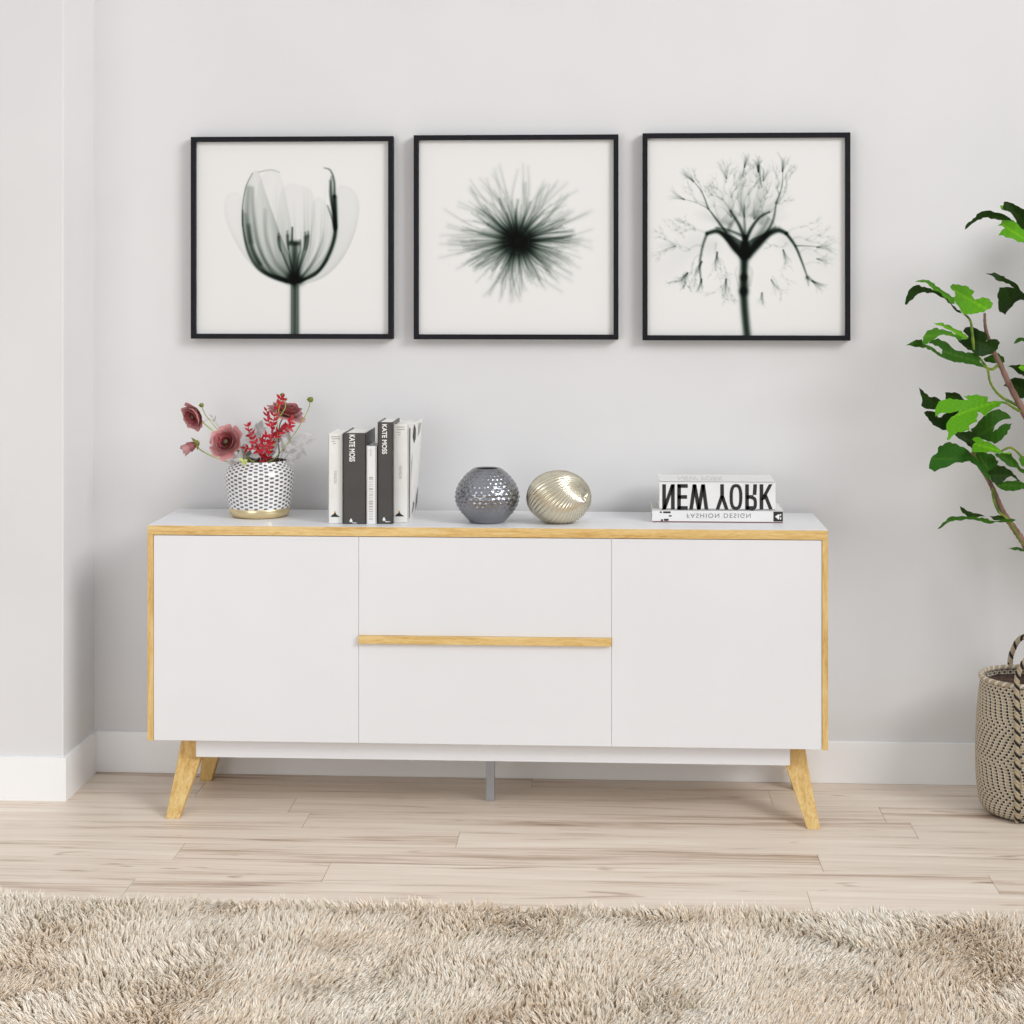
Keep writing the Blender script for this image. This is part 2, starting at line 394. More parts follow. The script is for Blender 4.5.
def burst():
    P = Pic(80, 950, 92, 955); R = random.Random(5); cx, cy = 522, 540
    for i in range(250):
        a = R.uniform(0, 2*PI); L = R.uniform(110, 215)*(1.0+.22*math.cos(a)**2); k = R.uniform(.12, .42)
        w = R.uniform(3, 8); c = R.uniform(-.12, .12)
        p = [(cx+math.cos(a)*20, cy+math.sin(a)*20), (cx+math.cos(a)*L*.55, cy+math.sin(a)*L*.5), (cx+math.cos(a+c)*L, cy+math.sin(a+c)*L*.92)]
        P.stroke(p, w*.6, w, k*.85, k*.55)
    for i in range(130):
        a = R.uniform(0, 2*PI); L = R.uniform(230, 365)*(1.0 if math.sin(a) < .2 else .86); c = R.uniform(-.16, .16); w = R.uniform(7, 13)
        e = (cx+math.cos(a+c)*L, cy+math.sin(a+c)*L*.96)
        q = (cx+math.cos(a)*L*.6, cy+math.sin(a)*L*.6)
        P.stroke([(cx+math.cos(a)*60, cy+math.sin(a)*60), q, e], 5, w, .16, .06)
        P.stroke([q, e], 2.2, 2.2, .10, .05)
    P.stroke([(cx-8, cy-5), (cx+8, cy+5)], 56, 56, 3.6, 3.6); P.stroke([(cx, cy), (cx+1, cy)], 105, 105, .22, .22)
    return P
def bloom():
    P = Pic(76, 962, 84, 955); R = random.Random(11)
    P.stroke([(525, 960), (515, 860), (508, 760)], 14, 14, 2.2, 2.6); P.stroke([(510, 760), (510, 700)], 16, 14, 3, 3)
    P.stroke([(510, 700), (512, 620), (515, 560)], 12, 16, 2.8, 3.2); P.stroke([(515, 600), (515, 520)], 18, 9, 2.5, 3)
    P.petal([(395, 492), (450, 560), (510, 620), (570, 560), (640, 495), (560, 520), (515, 540), (460, 515)], .9, .3, 10)
    P.petal([(385, 480), (420, 430), (460, 400), (515, 430), (570, 400), (620, 430), (655, 480), (560, 520), (515, 530), (450, 515)], .07, .10, 14)
    for sgn, pts in ((0, [(505, 600), (470, 570), (430, 520), (390, 495), (345, 505), (325, 560), (312, 640), (318, 720)]), (0, [(530, 600), (570, 560), (620, 510), (665, 492), (700, 505), (740, 560), (770, 630), (795, 700)])):
        P.stroke(pts[:5], 13, 7, 2.6, 2.2); P.stroke(pts[4:], 6, 4, 2.2 if pts[0][0] > 520 else 1.2, .7)
        P.stroke([(p[0], p[1]-10) for p in pts[:4]], 16, 10, .9, .4)
    for pts, w, k in (([(515, 530), (490, 470), (450, 405)], 9, 2.2), ([(520, 530), (545, 480), (580, 435), (625, 410)], 8, 2.4), ([(600, 520), (640, 450), (655, 370)], 7, 1.5), ([(430, 500), (385, 440), (350, 395)], 6, 1.6), ([(515, 520), (440, 490), (385, 480)], 7, 1.2), ([(540, 575), (590, 520), (650, 480)], 12, 1.1), ([(480, 560), (440, 500), (470, 440)], 14, .8), ([(560, 540), (600, 480), (620, 440)], 16, .7), ([(515, 500), (512, 440), (512, 380)], 7, .9), ([(350, 395), (300, 370), (230, 350)], 3, .45), ([(350, 395), (320, 320), (275, 265)], 4, .9), ([(655, 370), (680, 300), (685, 220)], 4, .8), ([(740, 560), (780, 560), (850, 565)], 4, .7), ([(795, 700), (830, 722)], 8, .7), ([(795, 700), (800, 735)], 8, .5), ([(505, 250), (515, 200)], 5, .6), ([(575, 210), (590, 300)], 7, .8)):
        P.stroke(pts, w, max(2, w*.5), k, k*.45)
    def twigs(x, y, a, L, depth, k):
        if depth == 0 or L < 12: return
        bend = R.uniform(-.5, .5); e = (x+math.cos(a)*L, y-math.sin(a)*L); mm = (x+math.cos(a+bend)*L*.5, y-math.sin(a+bend)*L*.5)
        P.stroke([(x, y), mm, e], 2.2+depth*1.1, 2.6, k, k*.6)
        for i in range(R.choice((2, 2, 3))): twigs(e[0], e[1], a+R.uniform(-.75, .75), L*R.uniform(.55, .85), depth-1, k*.72)
    for x, y, a, L, k in ((450, 405, 2.2, 70, .5), (450, 405, 1.5, 70, .5), (490, 420, 1.7, 80, .45), (512, 400, 1.3, 80, .45), (560, 430, 1.2, 80, .45), (625, 410, .8, 60, .5), (655, 370, 1.5, 75, .5), (655, 370, .9, 70, .4), (350, 395, 2.6, 70, .35), (320, 320, 1.9, 50, .4), (400, 450, 1.9, 80, .35), (590, 460, 1.6, 80, .45), (430, 330, 1.6, 60, .3), (575, 300, 1.7, 55, .4), (510, 290, 1.4, 55, .35), (680, 300, 1.2, 50, .4), (325, 560, 3.4, 70, .35), (312, 620, 4.4, 60, .35), (320, 600, 3.9, 60, .3), (250, 680, 4.1, 40, .6), (240, 690, 4.9, 35, .55), (385, 550, 4.8, 70, .35), (430, 690, 4.3, 60, .3), (430, 700, 5.0, 55, .3), (345, 505, 2.8, 70, .3), (290, 490, 2.4, 40, .35), (190, 550, 2.6, 45, .3), (700, 550, 3.4, 50, .3), (690, 600, 4.9, 40, .25), (720, 540, .1, 80, .3), (760, 590, .1, 80, .25), (700, 505, .4, 80, .25), (790, 640, .1, 60, .2), (640, 700, 5.2, 50, .25), (590, 770, 4.7, 30, .25), (680, 690, 5.6, 35, .2), (200, 560, 3.6, 50, .2), (240, 520, 2.4, 50, .25)):
        twigs(x, y, a, L*.9, 4, k*.42)
    for x, y, a, sp_, L, k in ((230, 350, 2.8, .5, 70, .10), (275, 265, 2.3, .5, 60, .12), (685, 220, 1.4, .5, 70, .16), (515, 200, 1.4, .6, 50, .12), (575, 220, 1.6, .4, 60, .2), (430, 250, 1.7, .6, 70, .10), (600, 260, 1.3, .5, 60, .10), (318, 720, 4.6, .4, 50, .16), (315, 640, 4.2, .5, 60, .16), (250, 690, 4.1, .7, 60, .2), (190, 560, 3.0, .9, 70, .08), (825, 722, 5.6, .6, 60, .18), (850, 565, .1, .7, 80, .10), (850, 620, -.2, .6, 60, .08), (430, 720, 4.7, .5, 70, .16), (390, 600, 4.7, .4, 70, .16), (690, 590, 5.0, .5, 60, .12), (640, 720, 5.3, .5, 60, .08), (590, 780, 4.6, .5, 40, .10), (450, 420, 1.9, .9, 110, .09), (560, 430, 1.2, .9, 110, .09), (512, 420, 1.6, .6, 120, .08)):
        for _ in range(13):
            q = a+R.uniform(-sp_, sp_); l = L*R.uniform(.5, 1.1); c = R.uniform(-.3, .3)
            P.stroke([(x-math.cos(a)*12, y+math.sin(a)*12), (x+math.cos(q)*l*.5, y-math.sin(q)*l*.5), (x+math.cos(q+c)*l, y-math.sin(q+c)*l)], 3, 4, k, k*.3)
    for i in range(60):
        a = R.uniform(0, PI); L = R.uniform(100, 200); P.stroke([(515+math.cos(a)*70, 470-math.sin(a)*50), (515+math.cos(a)*L*1.2, 450-math.sin(a)*L*1.3)], 10, 14, .05, .015, False)
    for x in (490, 475): P.stroke([(x+4, 655), (x-2, 680), (x+10, 735)], 4, 4, .08, .14)
    for x in (548, 540): P.stroke([(x-4, 655), (x+2, 680), (x-8, 735)], 4, 4, .08, .14)
    P.stroke([(180, 650), (280, 560), (360, 560)], 60, 40, .03, .08); P.stroke([(860, 620), (780, 560), (700, 540)], 60, 40, .03, .07)
    return P
YP = WALLY-.003
FR = [(190.7, 393, 136, 338.7, tulip, 'square black frame with an x-ray style grey tulip print, above the flower pot', 'tulip print'),
      (413.6, 618.5, 134.3, 339.3, burst, 'square black frame with dark spiky flower burst print, middle of the three', 'spiky flower print'),
      (642.6, 850.5, 132.3, 340.3, bloom, 'square black frame with wispy branching flower print, above the lying books', 'branching flower print')]
for x0, x1, y0, y1, fn, lab, pl in FR:
    a = onY(x0, y1, .3137); c = onY(x1, y0, .3137); fw = .0125
    t = thing('framed_print', lab, 'picture', ((a.x+c.x)/2, YP, a.z), 'framed flower prints on the wall')
    b = MB()
    b.box(a.x, a.x+fw, .3137, YP, a.z, c.z, bev=.0006); b.box(c.x-fw, c.x, .3137, YP, a.z, c.z, bev=.0006)
    b.box(a.x+fw, c.x-fw, .3139, YP, a.z, a.z+fw, bev=.0006); b.box(a.x+fw, c.x-fw, .3139, YP, c.z-fw, c.z, bev=.0006)
    b.build('frame', M['frame'], t)
    b = MB(); b.box(a.x+fw*.5, c.x-fw*.5, .327, YP-.001, a.z+fw*.5, c.z-fw*.5); b.build('backing', M['backing'], t)
    P = fn(); xs = np.linspace(a.x+fw, c.x-fw, N); zs = np.linspace(c.z-fw, a.z+fw, N); yy = .3255
    XX, ZZ = np.meshgrid(xs, zs); V = np.stack([XX.ravel()-t.location.x, np.full(N*N, yy-t.location.y), ZZ.ravel()-t.location.z], 1)
    ii = (np.arange(N-1)[:, None]*N+np.arange(N-1)[None, :]).ravel(); F = np.stack([ii, ii+N, ii+N+1, ii+1], 1)
    me = bpy.data.meshes.new('picture'); me.vertices.add(N*N); me.vertices.foreach_set('co', V.ravel().astype(np.float32))
    me.loops.add(F.size); me.loops.foreach_set('vertex_index', F.ravel().astype(np.int32))
    me.polygons.add(len(F)); me.polygons.foreach_set('loop_start', (np.arange(len(F))*4).astype(np.int32))
    me.update(calc_edges=True); me.validate()
    at = me.color_attributes.new('Col', 'FLOAT_COLOR', 'POINT'); at.data.foreach_set('color', P.cols().astype(np.float32).ravel())
    me.materials.append(M['print']); o = bpy.data.objects.new('picture', me); C.objects.link(o); o.parent = t; o['label'] = pl

# ------------------------------------------------------------ books
M['cover_white'] = noisy('white_cover', lin(230, 229, 224), lin(236, 235, 231), s=20, rough=.45)
M['cover_pure'] = noisy('bright_white_cover', lin(230, 229, 228), lin(234, 233, 232), s=20, rough=.4)
M['cover_dark'] = noisy('charcoal_cover', lin(62, 59, 56), lin(68, 65, 62), s=20, rough=.4)
M['pages'] = noisy('pages', lin(232, 229, 224), lin(242, 240, 236), s=300, rough=.9, scale=(6, .2, .2))
M['ink'] = mat('black_ink', lin(34, 32, 32), .5)
M['ink_white'] = mat('white_ink', lin(238, 236, 232), .5)
M['ink_grey'] = mat('grey_ink', lin(176, 173, 166), .5)
M['ink_mid'] = mat('mid_grey_ink', lin(120, 118, 114), .5)
M['ink_orange'] = mat('orange_ink', lin(205, 150, 60), .5)
M['ink_dim'] = mat('dim_grey_ink', lin(208, 206, 203), .5)
def text_mesh(body, size, offset=0.0, spacing=1.0):
    cu = bpy.data.curves.new('t', 'FONT'); cu.body = body; cu.size = size; cu.offset = offset; cu.space_character = spacing
    o = bpy.data.objects.new('t', cu); C.objects.link(o); bpy.context.view_layer.update()
    me = bpy.data.meshes.new_from_object(o.evaluated_get(bpy.context.evaluated_depsgraph_get()))
    V = [v.co.copy() for v in me.vertices]; F = [tuple(p.vertices) for p in me.polygons]
    bpy.data.objects.remove(o); bpy.data.meshes.remove(me)
    xs = [v.x for v in V]; ys = [v.y for v in V]; x0, x1, y0, y1 = min(xs), max(xs), min(ys), max(ys)
    return [((v.x-x0)/(x1-x0), (v.y-y0)/(y1-y0)) for v in V], F       # normalised to 0..1
def put_text(name, body, f, m, parent, **kw):
    uv, F = text_mesh(body, 1.0, **kw)
    return mesh(name, [f(u, v) for u, v in uv], F, m, parent, label=None)
def upbook(px0, px1, pyt, pyb, Y, depth, cov, lab, extra=None, flare=0.0, name='book'):
    a = onY(px0, pyb, Y); c = onY(px1, pyt, Y); z0, z1 = TOPZ+.0003, c.z; x0, x1 = a.x, c.x; t_ = .0022
    t = thing(name, lab, 'book', ((x0+x1)/2, Y, TOPZ), 'books standing upright on the sideboard')
    b = MB(); b.box(x0, x0+t_, Y, Y+depth, z0, z1, bev=.0004)
    fl = flare
    b.hexa([(x1-t_, Y, z0), (x1, Y, z0), (x1, Y+depth, z0), (x1-t_, Y+depth, z0), (x1-t_, Y, z1), (x1, Y, z1), (x1+fl, Y+depth, z1), (x1-t_+fl, Y+depth, z1)], bev=.0003)
    b.box(x0, x1, Y, Y+t_, z0, z1, bev=.0008)
    b.build('cover', cov, t)
    b = MB(); b.box(x0+t_, x1-t_, Y+t_, Y+depth-.004, z0+.0025, z1-.003); b.build('page_block', M['pages'], t)
    return t, x0, x1, Y, z0, z1
def spot(name, m, t, quads, Y):
    b = MB()
    for (x0, x1, z0, z1) in quads: b.add([(x0, Y, z0), (x1, Y, z0), (x1, Y, z1), (x0, Y, z1)], [(0, 1, 2, 3)])
    return b.build(name, m, t)
def pz(px, py, Y): return onY(px, py, Y)
def fpoly(name, m, t, pts, Y):
    P = [onY(x, y, Y) for x, y in pts]; return mesh(name, P, [tuple(range(len(P)))], m, t)
def bird(t, px, py, Y, s=1.0):      # small dark sculptural emblem with a golden top
    e = Y-.0004
    fpoly('emblem', M['ink'], t, [(px-4.4*s, py+2.4*s), (px-3*s, py+.4*s), (px-1.2*s, py-.6*s), (px-.6*s, py-2.2*s), (px+.6*s, py-1.8*s), (px+1.4*s, py-.2*s), (px+3.4*s, py+1.2*s), (px+5*s, py+2.4*s)], e)
    fpoly('emblem', M['ink_orange'], t, [(px-1*s, py-1.6*s), (px-.5*s, py-3.8*s), (px+.1*s, py-2.6*s), (px+.9*s, py-3.4*s), (px+.8*s, py-1.4*s)], e-.0002)
def swirl(t, px, py, Y):
    e = Y-.0004
    pts = [(px+1.8*math.cos(w)*(.75+.25*math.sin(3*w)), py+1.9*math.sin(w)) for w in np.linspace(0, 2*PI, 14)[:-1]]
    fpoly('emblem', M['ink_white'], t, pts, e)
    fpoly('emblem', M['ink_white'], t, [(px+.4, py+1.2), (px+2.4, py+2.1), (px+6, py+2.3), (px+6, py+2.8), (px+2, py+2.9)], e)
def vertical_text(t, body, pxa, pxb, pya, pyb, Y, m, **kw):   # reads downward, tops of the letters to the right
    e = Y-.0004
    return put_text('lettering', body, lambda u, v: onY(pxa+(pxb-pxa)*v, pya+(pyb-pya)*u, e), m, t, **kw)
# 1 left white book
Yb = .060
t, *_ = upbook(328.2, 342.9, 433.9, 523.4, Yb, .165, M['cover_white'], 'white hardback at the left end of the upright books, small dark emblem at spine foot')
for (x0, x1, y0, y1) in ((331, 339.5, 436.3, 437.2), (331.5, 339.8, 438.4, 439.2), (331.5, 335, 441, 441.7), (333, 335.8, 443.3, 444)):
    fpoly('lettering', M['ink_grey'], t, [(x0, y0), (x1, y0), (x1, y1), (x0, y1)], Yb-.0004)
vertical_text(t, 'FASHION', 333.8, 336.8, 471.2, 483.2, Yb, M['ink_grey']); bird(t, 335, 514.6, Yb)
# 2 thick charcoal
Yb = .050
t, *_ = upbook(343.2, 366.0, 433.0, 524.2, Yb, .165, M['cover_dark'], 'thick charcoal book, the shorter and wider of the two charcoal upright books')
vertical_text(t, 'KATE MOSS', 349.2, 355.0, 434.6, 461.6, Yb, M['ink_white'], offset=.030); swirl(t, 351, 520.4, Yb)
# 3 thin white
Yb = .050
t, *_ = upbook(366.5, 376.3, 446.1, 524.2, Yb, .12, M['cover_pure'], 'slim bright white book, shortest, between the two charcoal books')
vertical_text(t, 'MODE', 369.9, 371.6, 449, 456, Yb, M['ink_grey'])
R = random.Random(2); y = 477
while y < 520:
    h = R.uniform(.6, 1.5); fpoly('lettering', M['ink_dim'] if R.random() < .6 else M['ink_grey'], t, [(369, y), (373, y), (373, y+h), (369, y+h)], Yb-.0004); y += h+R.uniform(.8, 1.6)
# 4 tall charcoal
Yb = .056
t, *_ = upbook(377.6, 392.8, 422.2, 523.6, Yb, .14, M['cover_dark'], 'tallest charcoal book, standing against the white book at the right end')
vertical_text(t, 'KATE MOSS', 382.0, 387.0, 424.2, 454.0, Yb, M['ink_white'], offset=.030); swirl(t, 384, 519.2, Yb)
# 5 right white book with printed cover
Yb = .085
t, x0, x1, Y, z0, z1 = upbook(392.7, 408.5, 424.3, 522.2, Yb, .17, M['cover_white'], 'white hardback at the right end of the upright books, side cover with black marks', flare=.016)
for (xa, xb, ya, yb_) in ((396.5, 404.5, 426.6, 427.4), (397, 404.5, 429.2, 430), (397, 400.5, 432, 432.7), (398, 400.5, 434.5, 435.2)):
    fpoly('lettering', M['ink_grey'], t, [(xa, ya), (xb, ya), (xb, yb_), (xa, yb_)], Yb-.0004)
vertical_text(t, 'FASHION', 398.8, 402.2, 466, 478.6, Yb, M['ink_grey']); bird(t, 399.3, 514.0, Yb)
def cov(s, h, e=.0016):    # point on the outer right cover: s along depth, h height
    return (x1+.016*s*h+e, Y+.17*s, z0+(z1-z0)*h)
for m_, loops in ((M['ink'], [[(.28, .86), (.38, .98), (.5, .92), (.5, .82), (.38, .78)], [(.3, .30), (.42, .32), (.5, .22), (.42, .14), (.34, .2)], [(.3, .05), (.5, .09), (.6, .14), (.5, .17), (.38, .1)]]),
                  (M['ink_mid'], [[(.02, .04), (.1, .04), (.1, .96), (.02, .96)], [(.34, .42), (.55, .44), (.6, .56), (.5, .66), (.4, .56)], [(.75, .05), (.97, .12), (.97, .30), (.85, .22)]]),
                  (M['ink_grey'], [[(.6, .80), (.72, .97), (.9, .97), (.78, .82)], [(.15, .3), (.28, .4), (.28, .7), (.18, .6)]])):
    for L in loops:
        b = MB(); b.add([cov(s, h) for s, h in L], [tuple(range(len(L)))]); b.build('cover_print', m_, t)

# lying books
Yn = .125
a = onY(652.0, 522.3, Yn); c = onY(783.2, 510.4, Yn); dep = .135; z0 = TOPZ+.0003; z1 = c.z
t = thing('book', 'thin white book lying under the thick one, black square at its right spine end', 'book', ((a.x+c.x)/2, Yn, TOPZ), 'books lying flat on the sideboard')
M['cover_red'] = mat('dark_red_cover', lin(120, 60, 66), .5)
b = MB(); b.box(a.x, c.x, Yn, Yn+dep, z1-.0022, z1, bev=.0004); b.box(a.x, c.x, Yn, Yn+.0022, z0+.0022, z1, bev=.0008); b.build('cover', M['cover_pure'], t)
b = MB(); b.box(a.x+.002, c.x-.001, Yn+.0004, Yn+dep, z0, z0+.0022, bev=.0004); b.build('back_cover', [M['cover_red']], t, label='dark red back cover')
b = MB(); b.box(a.x+.004, c.x-.003, Yn+.0022, Yn+dep-.004, z0+.0022, z1-.0022); b.build('page_block', M['pages'], t)
ztop1 = z1
put_text('lettering', 'FASHION DESIGN', lambda u, v: onY(686.9+63.7*u, 513.5+4.4*v, Yn-.0004), M['ink_mid'], t, spacing=1.25)
fpoly('spine_square', M['ink'], t, [(773.4, 511.6), (782.9, 511.7), (782.9, 521.6), (773.4, 521.5)], Yn-.0004)
fpoly('emblem', M['ink_white'], t, [(775, 516.6), (778.6, 514.2), (779.6, 514.6), (779.2, 519.2), (778.4, 519.6)], Yn-.0008)
fpoly('emblem', M['ink_white'], t, [(780, 514.2), (781.3, 513.8), (781.0, 516), (780.2, 516.2)], Yn-.0008)
fpoly('emblem', M['ink_white'], t, [(780, 517.6), (781.3, 517.3), (781.2, 519.5), (780.2, 519.6)], Yn-.0008)
for x0_, x1_, y0_, y1_ in ((659.8, 661.8, 511.4, 513.0), (663.2, 670.6, 511.4, 513.2), (668.9, 671.6, 515.2, 516.6), (661, 663, 519.3, 521), (664, 668.6, 518.8, 520.8), (651.0, 651.0, 0, 0)):
    if y1_: fpoly('lettering', M['ink'], t, [(x0_, y0_), (x1_, y0_), (x1_, y1_), (x0_, y1_)], Yn-.0004)
# dark cloth bookmark / printed end on the top left of the lower book
b = MB(); p0 = onY(652.6, 510, Yn); p1 = onY(660, 510, Yn); b.box(p0.x, p1.x+.002, Yn+.02, Yn+dep-.01, z1, z1+.0008); b.build('cover_print', M['ink_grey'], t)
a = onY(659.4, 510.6, Yn); c = onY(775.6, 481.8, Yn); z0 = ztop1+.0009; z1 = c.z; dep = .155
t = thing('book', 'thick white book with giant black letters on its spine, on the thin book', 'book', ((a.x+c.x)/2, Yn, z0), 'books lying flat on the sideboard')
b = MB(); b.box(a.x, c.x, Yn, Yn+dep, z1-.0022, z1, bev=.0004); b.box(a.x, c.x, Yn, Yn+dep, z0, z0+.0022, bev=.0004); b.box(a.x, c.x, Yn, Yn+.0025, z0, z1, bev=.0008)
b.build('cover', M['cover_pure'], t)
b = MB(); b.box(a.x+.003, c.x-.003, Yn+.0025, Yn+dep-.004, z0+.0022, z1-.0022); b.build('page_block', M['pages'], t)
# upside-down bold letters, each drawn as strokes in a unit box (y up = photo up, already flipped)
def letter(strokes, xa, xb, w=3.7):
    b = MB(); ya, yb_ = 484.3, 509.6
    for (u0, v0, u1, v1) in strokes:
        x0_, y0_ = xa+u0*(xb-xa), ya+v0*(yb_-ya); x1_, y1_ = xa+u1*(xb-xa), ya+v1*(yb_-ya)
        if abs(y1_-y0_) > abs(x1_-x0_): o1 = (w/2, 0)
        else: o1 = (0, w/2)
        b.add([onY(x0_-o1[0], y0_-o1[1], Yn-.0004), onY(x0_+o1[0], y0_+o1[1], Yn-.0004), onY(x1_+o1[0], y1_+o1[1], Yn-.0004), onY(x1_-o1[0], y1_-o1[1], Yn-.0004)], [(0, 1, 2, 3)])
    return b
def strokes_poly(pts): return [(*pts[i], *pts[i+1]) for i in range(len(pts)-1)]
e = .14
LET = [('N', 662.4, 674.6, [(e, 0, e, 1), (1-e, 0, 1-e, 1), (1-e, 0, e, 1)]),
       ('E', 677.4, 687.8, [(.16, 0, .16, 1), (0, .065, 1, .065), (0, .5, .93, .5), (0, .935, 1, .935)]),
       ('W', 689.4, 708.2, [(.27, 0, .09, 1), (.27, 0, .5, 1), (.73, 0, .5, 1), (.73, 0, .91, 1)]),
       ('Y', 715.8, 728.4, [(.5, 0, .5, .55), (.5, .45, .13, 1), (.5, .45, .87, 1)]),
       ('R', 745.3, 756.9, [(.15, 0, .15, 1), (.1, .5, .7, .5), (.1, .935, .7, .935), (.85, 0, .80, .42)]),
       ('K', 759.8, 772.6, [(.13, 0, .13, 1), (.85, 0, .2, .62), (.42, .42, .87, 1)])]
for nm, xa, xb, st in LET: letter(st, xa, xb).build('lettering', M['ink'], t)
def ring(cx_, cy_, rx, ry, w, a0=0, a1=2*PI, n=28, pw=2.6):
    b = MB(); P = []; Q = []
    for i in range(n+1):
        w_ = a0+(a1-a0)*i/n; cs, sn = math.cos(w_), math.sin(w_)
        f = lambda q: math.copysign(abs(q)**(2/pw), q)
        P.append(onY(cx_+f(cs)*rx, cy_+f(sn)*ry, Yn-.0005)); Q.append(onY(cx_+f(cs)*(rx-w), cy_+f(sn)*(ry-w), Yn-.0005))
    b.add(P+Q, [(i, i+1, n+2+i, n+1+i) for i in range(n)]); return b
ring(736.0, 497, 6.4, 13.0, 3.2).build('lettering', M['ink'], t)
ring(751.2, 503.3, 5.8, 7.2, 3.2, -PI/2, PI/2).build('lettering', M['ink'], t)
# faint letters on the upper cover
uv, F = text_mesh('NEW YORK', 1, offset=.01)
mesh('lettering', [(onY(679+46*u, 480, Yn).x, Yn+.02+.09*(1-v), z1+.0003) for u, v in uv], F, M['ink_dim'], t)

# ------------------------------------------------------------ round vases
# hammered pewter vase
vx = onY(487.2, 500, .106).x; vy = .106
def zy(py, Y): return onY(487, py, Y).z
S = 4.375/FPX    # metres per pixel at the vase
prof = [(0, 0), (15.5, 0), (17.6, .6), (21, 4.5), (26.5, 11), (30.6, 18), (32.0, 25), (31.0, 32), (27.6, 39.5), (22.5, 46), (17.5, 51), (14.0, 53.6), (12.6, 54.0), (11.5, 53), (12.5, 50), (22, 42), (27, 30), (20, 8), (0, 3)]
zb = TOPZ+.0003
body = [(r*S, zb+z*S) for r, z in prof]
NA, NR = 264, 150
out = resample(body[:14], NR)
def dimple(r, z, a, i):
    if r < .003*5: return r
    k = (z-zb)/S; amp = min(1, max(0, (k-3)/6))*min(1, max(0, (52-k)/4))
    row = i/NR*19; j = math.floor(row); u = a/(2*PI)*27+.12*math.sin(j*5.3+a*3)+(.5 if j % 2 else 0)
    du = (u-round(u))/.5; dv = (row-j-.5)/.5; q = max(0, 1-(du*du+dv*dv)*.9)
    return r+amp*.0019*(q*q)
vs, fs = lathe(vx, vy, out, NA, dimple)
M['pewter'] = noisy('hammered_pewter', lin(144, 145, 151), lin(156, 157, 162), s=20, rough=.26, metal=1.0)
M['pewter_in'] = mat('vase_inside', lin(40, 41, 46), .5, .6)
t = thing('round_vase', 'round hammered dark pewter vase with a small open mouth, next to the gold ball', 'vase', (vx, vy, TOPZ))
mesh('body', vs, fs, M['pewter'], t, True)
vs, fs = lathe(vx, vy, smoothprof(body[13:], 3), 64)
mesh('inside', vs, fs, M['pewter_in'], t, True, label='dark hollow inside')
# ribbed gold ball
gx, gy = onY(558.8, 500, .104).x, .104; S2 = 4.37/FPX
R0 = 31.8*S2; Rz = 26.6*S2; gz = TOPZ+25.0*S2
axis = Vector((.86, -.46, .10)).normalized(); q = Vector((0, 0, 1)).rotation_difference(axis)
vs = []; fs = []; nt, npn = 120, 320
for i in range(nt+1):
    th = PI*i/nt
    for j in range(npn):
        ph = 2*PI*j/npn
        sw = ph-1.5*(th-.2)-.35*math.sin(th*2); rib = math.cos(34*sw)
        amp = .040*min(1, math.sin(th)*3)**.8
        r = 1+amp*(rib*.5+.15*math.cos(68*sw))
        r *= 1-.10*math.exp(-(th/.16)**2)-.10*math.exp(-((PI-th)/.16)**2)
        v = q @ Vector((math.sin(th)*math.cos(ph), math.sin(th)*math.sin(ph), math.cos(th)))*r
        z = gz+v.z*Rz; z = max(z, TOPZ+.0003)
        vs.append((gx+v.x*R0, gy+v.y*R0, z))
for i in range(nt):
    for j in range(npn): fs.append((i*npn+j, i*npn+(j+1) % npn, (i+1)*npn+(j+1) % npn, (i+1)*npn+j))
M['gold'] = noisy('pale_gold', lin(222, 214, 192), lin(230, 223, 204), s=12, rough=.26, metal=1.0)
o = mesh('ribbed_ball_ornament', vs, fs, M['gold'], None, True)
tag(o, 'pale gold ball ornament with swirling ribs, between the pewter vase and the lying books', 'ornament')

# ------------------------------------------------------------ flower pot
px_, py_ = onY(259.6, 500, .187).x, .187; S3 = 4.43/FPX; zb = TOPZ+.0003
t = thing('flower_pot', 'white pot with grey checkered mosaic tiles and a gold foot, holding pink flowers', 'pot', (px_, py_, TOPZ))
NC, NRW = 40, 24; su, sv = 6, 5
pp = smoothprof([(30.8*S3, zb+9.2*S3), (33.0*S3, zb+21*S3), (34.6*S3, zb+34*S3), (35.0*S3, zb+42*S3), (33.4*S3, zb+47.5*S3), (29.8*S3, zb+51.5*S3), (27.8*S3, zb+54*S3), (27.2*S3, zb+56.4*S3)], 10)
pp = resample(pp, NRW*sv+1)
vs, fs = lathe(px_, py_, pp, NC*su)
mids = []
for i in range(NRW*sv):
    for j in range(NC*su):
        ci, cj = i//sv, j//su; fu = (j % su+.5)/su-.5; fv = (i % sv+.5)/sv-.5
        dark = (ci+cj) % 2 == 0 and abs(fv) < .42 and abs(fu)+abs(fv)*.3 < .47
        mids.append(1 if dark else 0)
M['tile_white'] = noisy('white_mosaic', lin(232, 231, 231), lin(240, 239, 239), s=60, rough=.18)
M['tile_grey'] = noisy('grey_mosaic', lin(104, 103, 106), lin(140, 138, 140), s=90, rough=.15, metal=.5)
mesh('body', vs, fs, [M['tile_white'], M['tile_grey']], t, True, mids=mids)
M['gold_foot'] = noisy('brushed_gold', lin(226, 206, 160), lin(234, 216, 176), s=40, rough=.28, metal=.9, scale=(1, 1, 8))
vs, fs = lathe(px_, py_, [(0, zb), (25.5*S3, zb), (27.5*S3, zb+.6*S3), (30.0*S3, zb+3.5*S3), (31.2*S3, zb+9*S3), (30.8*S3, zb+9.4*S3)], 96)
mesh('foot', vs, fs, M['gold_foot'], t, True, label='gold foot band')
vs, fs = lathe(px_, py_, [(27.2*S3, zb+56.4*S3), (25.6*S3, zb+56.6*S3), (25.0*S3, zb+50*S3), (0, zb+49*S3)], 96)
mesh('inside', vs, fs, M['soil'], t, True, label='dark inside with soil')

